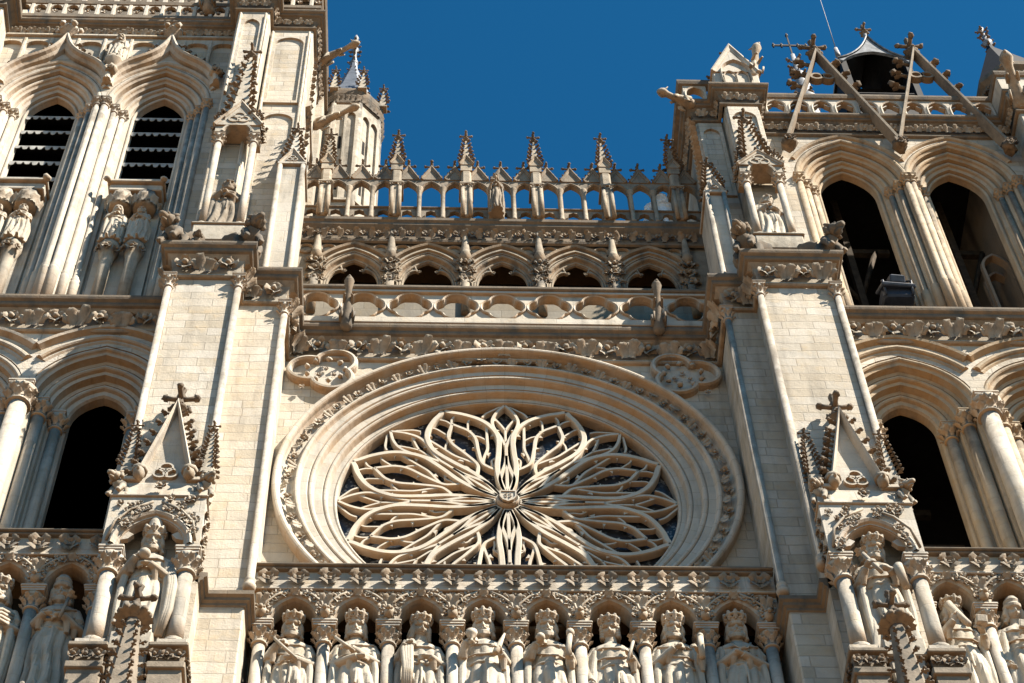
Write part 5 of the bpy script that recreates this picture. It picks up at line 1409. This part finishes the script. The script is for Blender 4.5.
king('bearded king holding a cup and a tall pointed cone, left of the middle column', (KX[3],KY,KZ), 3.82, 6, chest(-1,.10,.70,-.13), grip(1,.095,.60), 'high', [('cup', cup((-.075,-.15,.715))), ('cone', cone((.06,-.155,.56), (.12,-.145,.75), .020, .006))], yaw=-.05, pitch=.30, beard=.75)
king('full bearded king with a round orb at his chest and short staff', (KX[4],KY,KZ), 3.80, 7, chest(-1,.075,.69,-.13), grip(1,.12,.60), 'low', [('orb', orb((-.05,-.155,.715), .028)), ('staff', rod((.10,-.175,.52), (.125,-.165,.735), .017, .026, False))], yaw=.05, pitch=.32, beard=.8)
king('curly haired youthful king with one arm hanging and a sceptre on the other side', (KX[5],KY,KZ), 3.70, 8, down(-1), grip(1,.10,.60), 'low', [('sceptre', rod((.07,-.175,.50), (.125,-.15,.735)))], yaw=-.15, pitch=.30, beard=0, curls=True)
king('bearded king in a tall crown with raised hand and a thick baton', (KX[6],KY,KZ), 3.76, 9, chest(-1,.02,.685), grip(1,.13,.625), 'high', [('baton', rod((.128,-.175,.53), (.135,-.165,.72), .019, .021, False))], yaw=.08, pitch=.30, beard=.5)
king('shaded bearded king with folded hands in the niche beside the right buttress', (KX[7],KY,KZ), 3.80, 10, chest(-1,.02,.655), chest(1,.0,.63), 'high', [('chain', lambda q, H: q.tube([(-.05*H,-.10*H,.74*H),(-.02*H,-.125*H,.67*H),(.03*H,-.13*H,.66*H),(.06*H,-.10*H,.74*H)], .007*H, 6))], yaw=-.05, pitch=.32, beard=.6)
king('king with sunlit bunched drapery at the far left edge', (-9.27,-1.35,KZ), 3.78, 11, chest(-1,.03,.66), waist(1,.03,.62), 'low', [('drapery', lambda q, H: [q.tube([(-.10*H,-.11*H,(.66-.02*j)*H),(-.02*H,-.145*H,(.645-.025*j)*H),(.07*H,-.13*H,(.67-.03*j)*H),(.12*H,-.06*H,(.70-.03*j)*H)], .014*H, 7) for j in range(4)])], yaw=.05, pitch=.3, beard=.4)
king('grey shaded king with a long pleated robe and sceptre, left of the pale pier column', (-8.17,-1.35,KZ), 3.80, 12, waist(-1,.05,.655), waist(1,.06,.64), 'cap', [('sceptre', rod((.05,-.15,.58), (.075,-.14,.775)))], yaw=.05, pitch=.32, beard=.75, mantle=0)
king('king raising a broken sceptre before his cheek and carrying a small casket', (7.95,-1.12,KZ), 3.72, 13, ((-.165,-.04,.62),(-.05,-.16,.72),(.2,-.2,.9),(.9,.1,0)), grip(1,.12,.64), 'low', [('sceptre', cone((.035,-.175,.655), (-.06,-.165,.865), .020, .028)), ('casket', slab((.105,-.19,.68), .032, .03, .028, .2, .1))], yaw=.12, pitch=.28, beard=0)
king('king in a soft domed cap holding a closed book, at the far right', (9.08,-1.12,KZ), 3.72, 14, down(-1), chest(1,.03,.64,-.13), 'cap', [('book', slab((.0,-.165,.675), .042, .016, .03, .1, .2))], yaw=.05, pitch=.3, beard=0)
king('large king in a tall pointed crown clasping an orb, under the left buttress canopy', (-6.52,-2.30,26.14), 3.80, 15, chest(-1,.06,.69,-.13), waist(1,.02,.64), 'tall', [('orb', orb((-.01,-.15,.69), .034)), ('mantle_fall', lambda q, H: [q.tube([(.12*H+.014*j*H,-.05*H,.72*H),(.15*H+.012*j*H,-.075*H,.5*H),(.15*H+.012*j*H,-.08*H,.28*H),(.12*H+.012*j*H,-.075*H,.06*H)], [.012*H,.020*H,.020*H,.014*H], 8) for j in range(3)])], yaw=.10, pitch=.30, beard=.6, group='large kings under the buttress canopies')
king('large bearded king with a long sceptre across his shoulder, under the right buttress canopy', (6.41,-2.28,26.12), 3.80, 16, grip(-1,.10,.665), chest(1,.04,.645,-.13), 'low', [('sceptre', rod((-.03,-.18,.56), (-.10,-.13,.80), .013)), ('scroll', cone((.08,-.16,.66), (.10,-.15,.46), .028, .022))], yaw=.22, pitch=.28, beard=.7, group='large kings under the buttress canopies')
# smaller statues higher up share a few carved bodies
SA = remeshed(figure_body(2.0, 21, chest(-1,.05,.67), waist(1,.04,.62), yaw=.1, pitch=.35, beard=.6), 'body', .012, STAT)
SB_ = remeshed(figure_body(2.0, 22, grip(-1,.1,.64), chest(1,.02,.66), yaw=-.1, pitch=.35, beard=0, curls=True), 'body', .012, STAT)
SC = remeshed(figure_body(2.0, 23, chest(-1,.02,.7), down(1), yaw=0, pitch=.3, beard=0, veil=True), 'body', .012, STAT)
def small(label, me, loc, H, rz=0, group=None, name='statue', mat=None):
    root = empty(name, loc); root.rotation_euler.z = rz; root.scale = (H/2.0,)*3
    tag(root, label, 'statue', group)
    if mat is not None: me = me.copy(); me.materials.clear(); me.materials.append(mat)
    put('body', me, root); return root
GP = 'paired statues on consoles under the belfry louvres'
small('weathered saint on a console, right figure of the pair under the far left louvred window', SA, (-11.68,-.34,43.82), 1.66, .1, GP)
small('half hidden saint on a console, left figure of the pair at the picture edge', SB_, (-12.28,-.34,43.82), 1.64, -.1, GP)
small('pale robed saint on a console, left of the pair beside the left buttress beasts', SC, (-9.37,-.34,43.82), 1.64, .15, GP)
small('darker half shaded saint on a console, right of the pair beside the left buttress beasts', SA, (-8.78,-.34,43.82), 1.62, -.15, GP)
small('slender robed saint between two colonnettes in the upper niche of the left buttress', SA, (-6.5,-1.68,41.87), 2.45, .1, None, 'statue', DARKC)
small('small weathered saint in the shaded upper niche of the right buttress', SA, (6.28,-1.72,41.77), 2.2, .2)
small('tiny mitred saint high between the two ogee arches of the left belfry', SC, (-10.48,-.72,53.0), 1.6)
small('slim stone figure standing before the middle of the openwork gallery', SB_, (-.05,.06,46.18), 1.95, 0, None, 'statue', DARKC).scale.x *= .62
small('bright white veiled figure standing behind the right end of the openwork gallery', SC, (4.25,.62,46.35), 1.85, 0, None, 'statue', plain('white_painted_metal', (.92,.94,.97), .4, 0, 4, .05)).scale.x *= 1.45
# small corbels for the free standing small statues
q = MB(); q.lathe(-10.48, -.72, [(.05,52.5),(.12,52.6),(.26,52.9),(.28,53.0)], 8); q.build('corbel', CARV, TL)
q = MB(); q.box(3.95, 4.6, .45, .85, 45.9, 46.35); q.build('plinth', PALE, cath)
# ------------------------------------------------------------------ light, sky, camera
SD = Vector((-1.52, 1.0, -2.05)).normalized()
sun = bpy.data.lights.new('sun', 'SUN'); sun.energy = 5.0; sun.angle = math.radians(.53); sun.color = (1.0, .905, .765)
so = bpy.data.objects.new('sun', sun); COL.objects.link(so); so.rotation_euler = SD.to_track_quat('-Z', 'Y').to_euler(); so.location = (30, -30, 60)
wd = bpy.data.worlds.new('World'); scene.world = wd; wd.use_nodes = True; nt = wd.node_tree
sk = nt.nodes.new('ShaderNodeTexSky'); sk.sky_type = 'NISHITA'; sk.sun_disc = False
sk.sun_elevation = math.asin(-SD.z); sk.sun_rotation = atan2(-SD.x, -SD.y)
sk.altitude = 0; sk.air_density = 1.0; sk.dust_density = .3; sk.ozone_density = 3.0
bg = nt.nodes['Background']; bg.inputs['Strength'].default_value = .05
tint = mixc(nt, 1.0, sk.outputs[0], (.105, .625, .83), 'MULTIPLY')
nt.links.new(tint, bg.inputs['Color'])
scene.cycles.film_exposure = 2.9
cam = bpy.data.cameras.new('camera'); co = bpy.data.objects.new('camera', cam); COL.objects.link(co); scene.camera = co
p_, yw, rl = math.radians(57.06822734), math.radians(3.7012002), math.radians(-2.35039279)
F = Vector((sin(yw)*cos(p_), cos(yw)*cos(p_), sin(p_))); R0 = Vector((cos(yw), -sin(yw), 0)); U0 = R0.cross(F)
R2 = R0*cos(rl)+U0*sin(rl); U2 = U0*cos(rl)-R0*sin(rl)
co.matrix_world = Matrix(((R2.x,U2.x,-F.x,-1.48621976),(R2.y,U2.y,-F.y,-26.0),(R2.z,U2.z,-F.z,0),(0,0,0,1)))
cam.sensor_width = 36; cam.lens = 2106.54491/1024*36; cam.clip_end = 3000; cam.clip_start = .1
scene.view_settings.view_transform = 'Standard'; scene.view_settings.look = 'None'; scene.view_settings.exposure = 0
scene.render.resolution_x = 1024; scene.render.resolution_y = 683
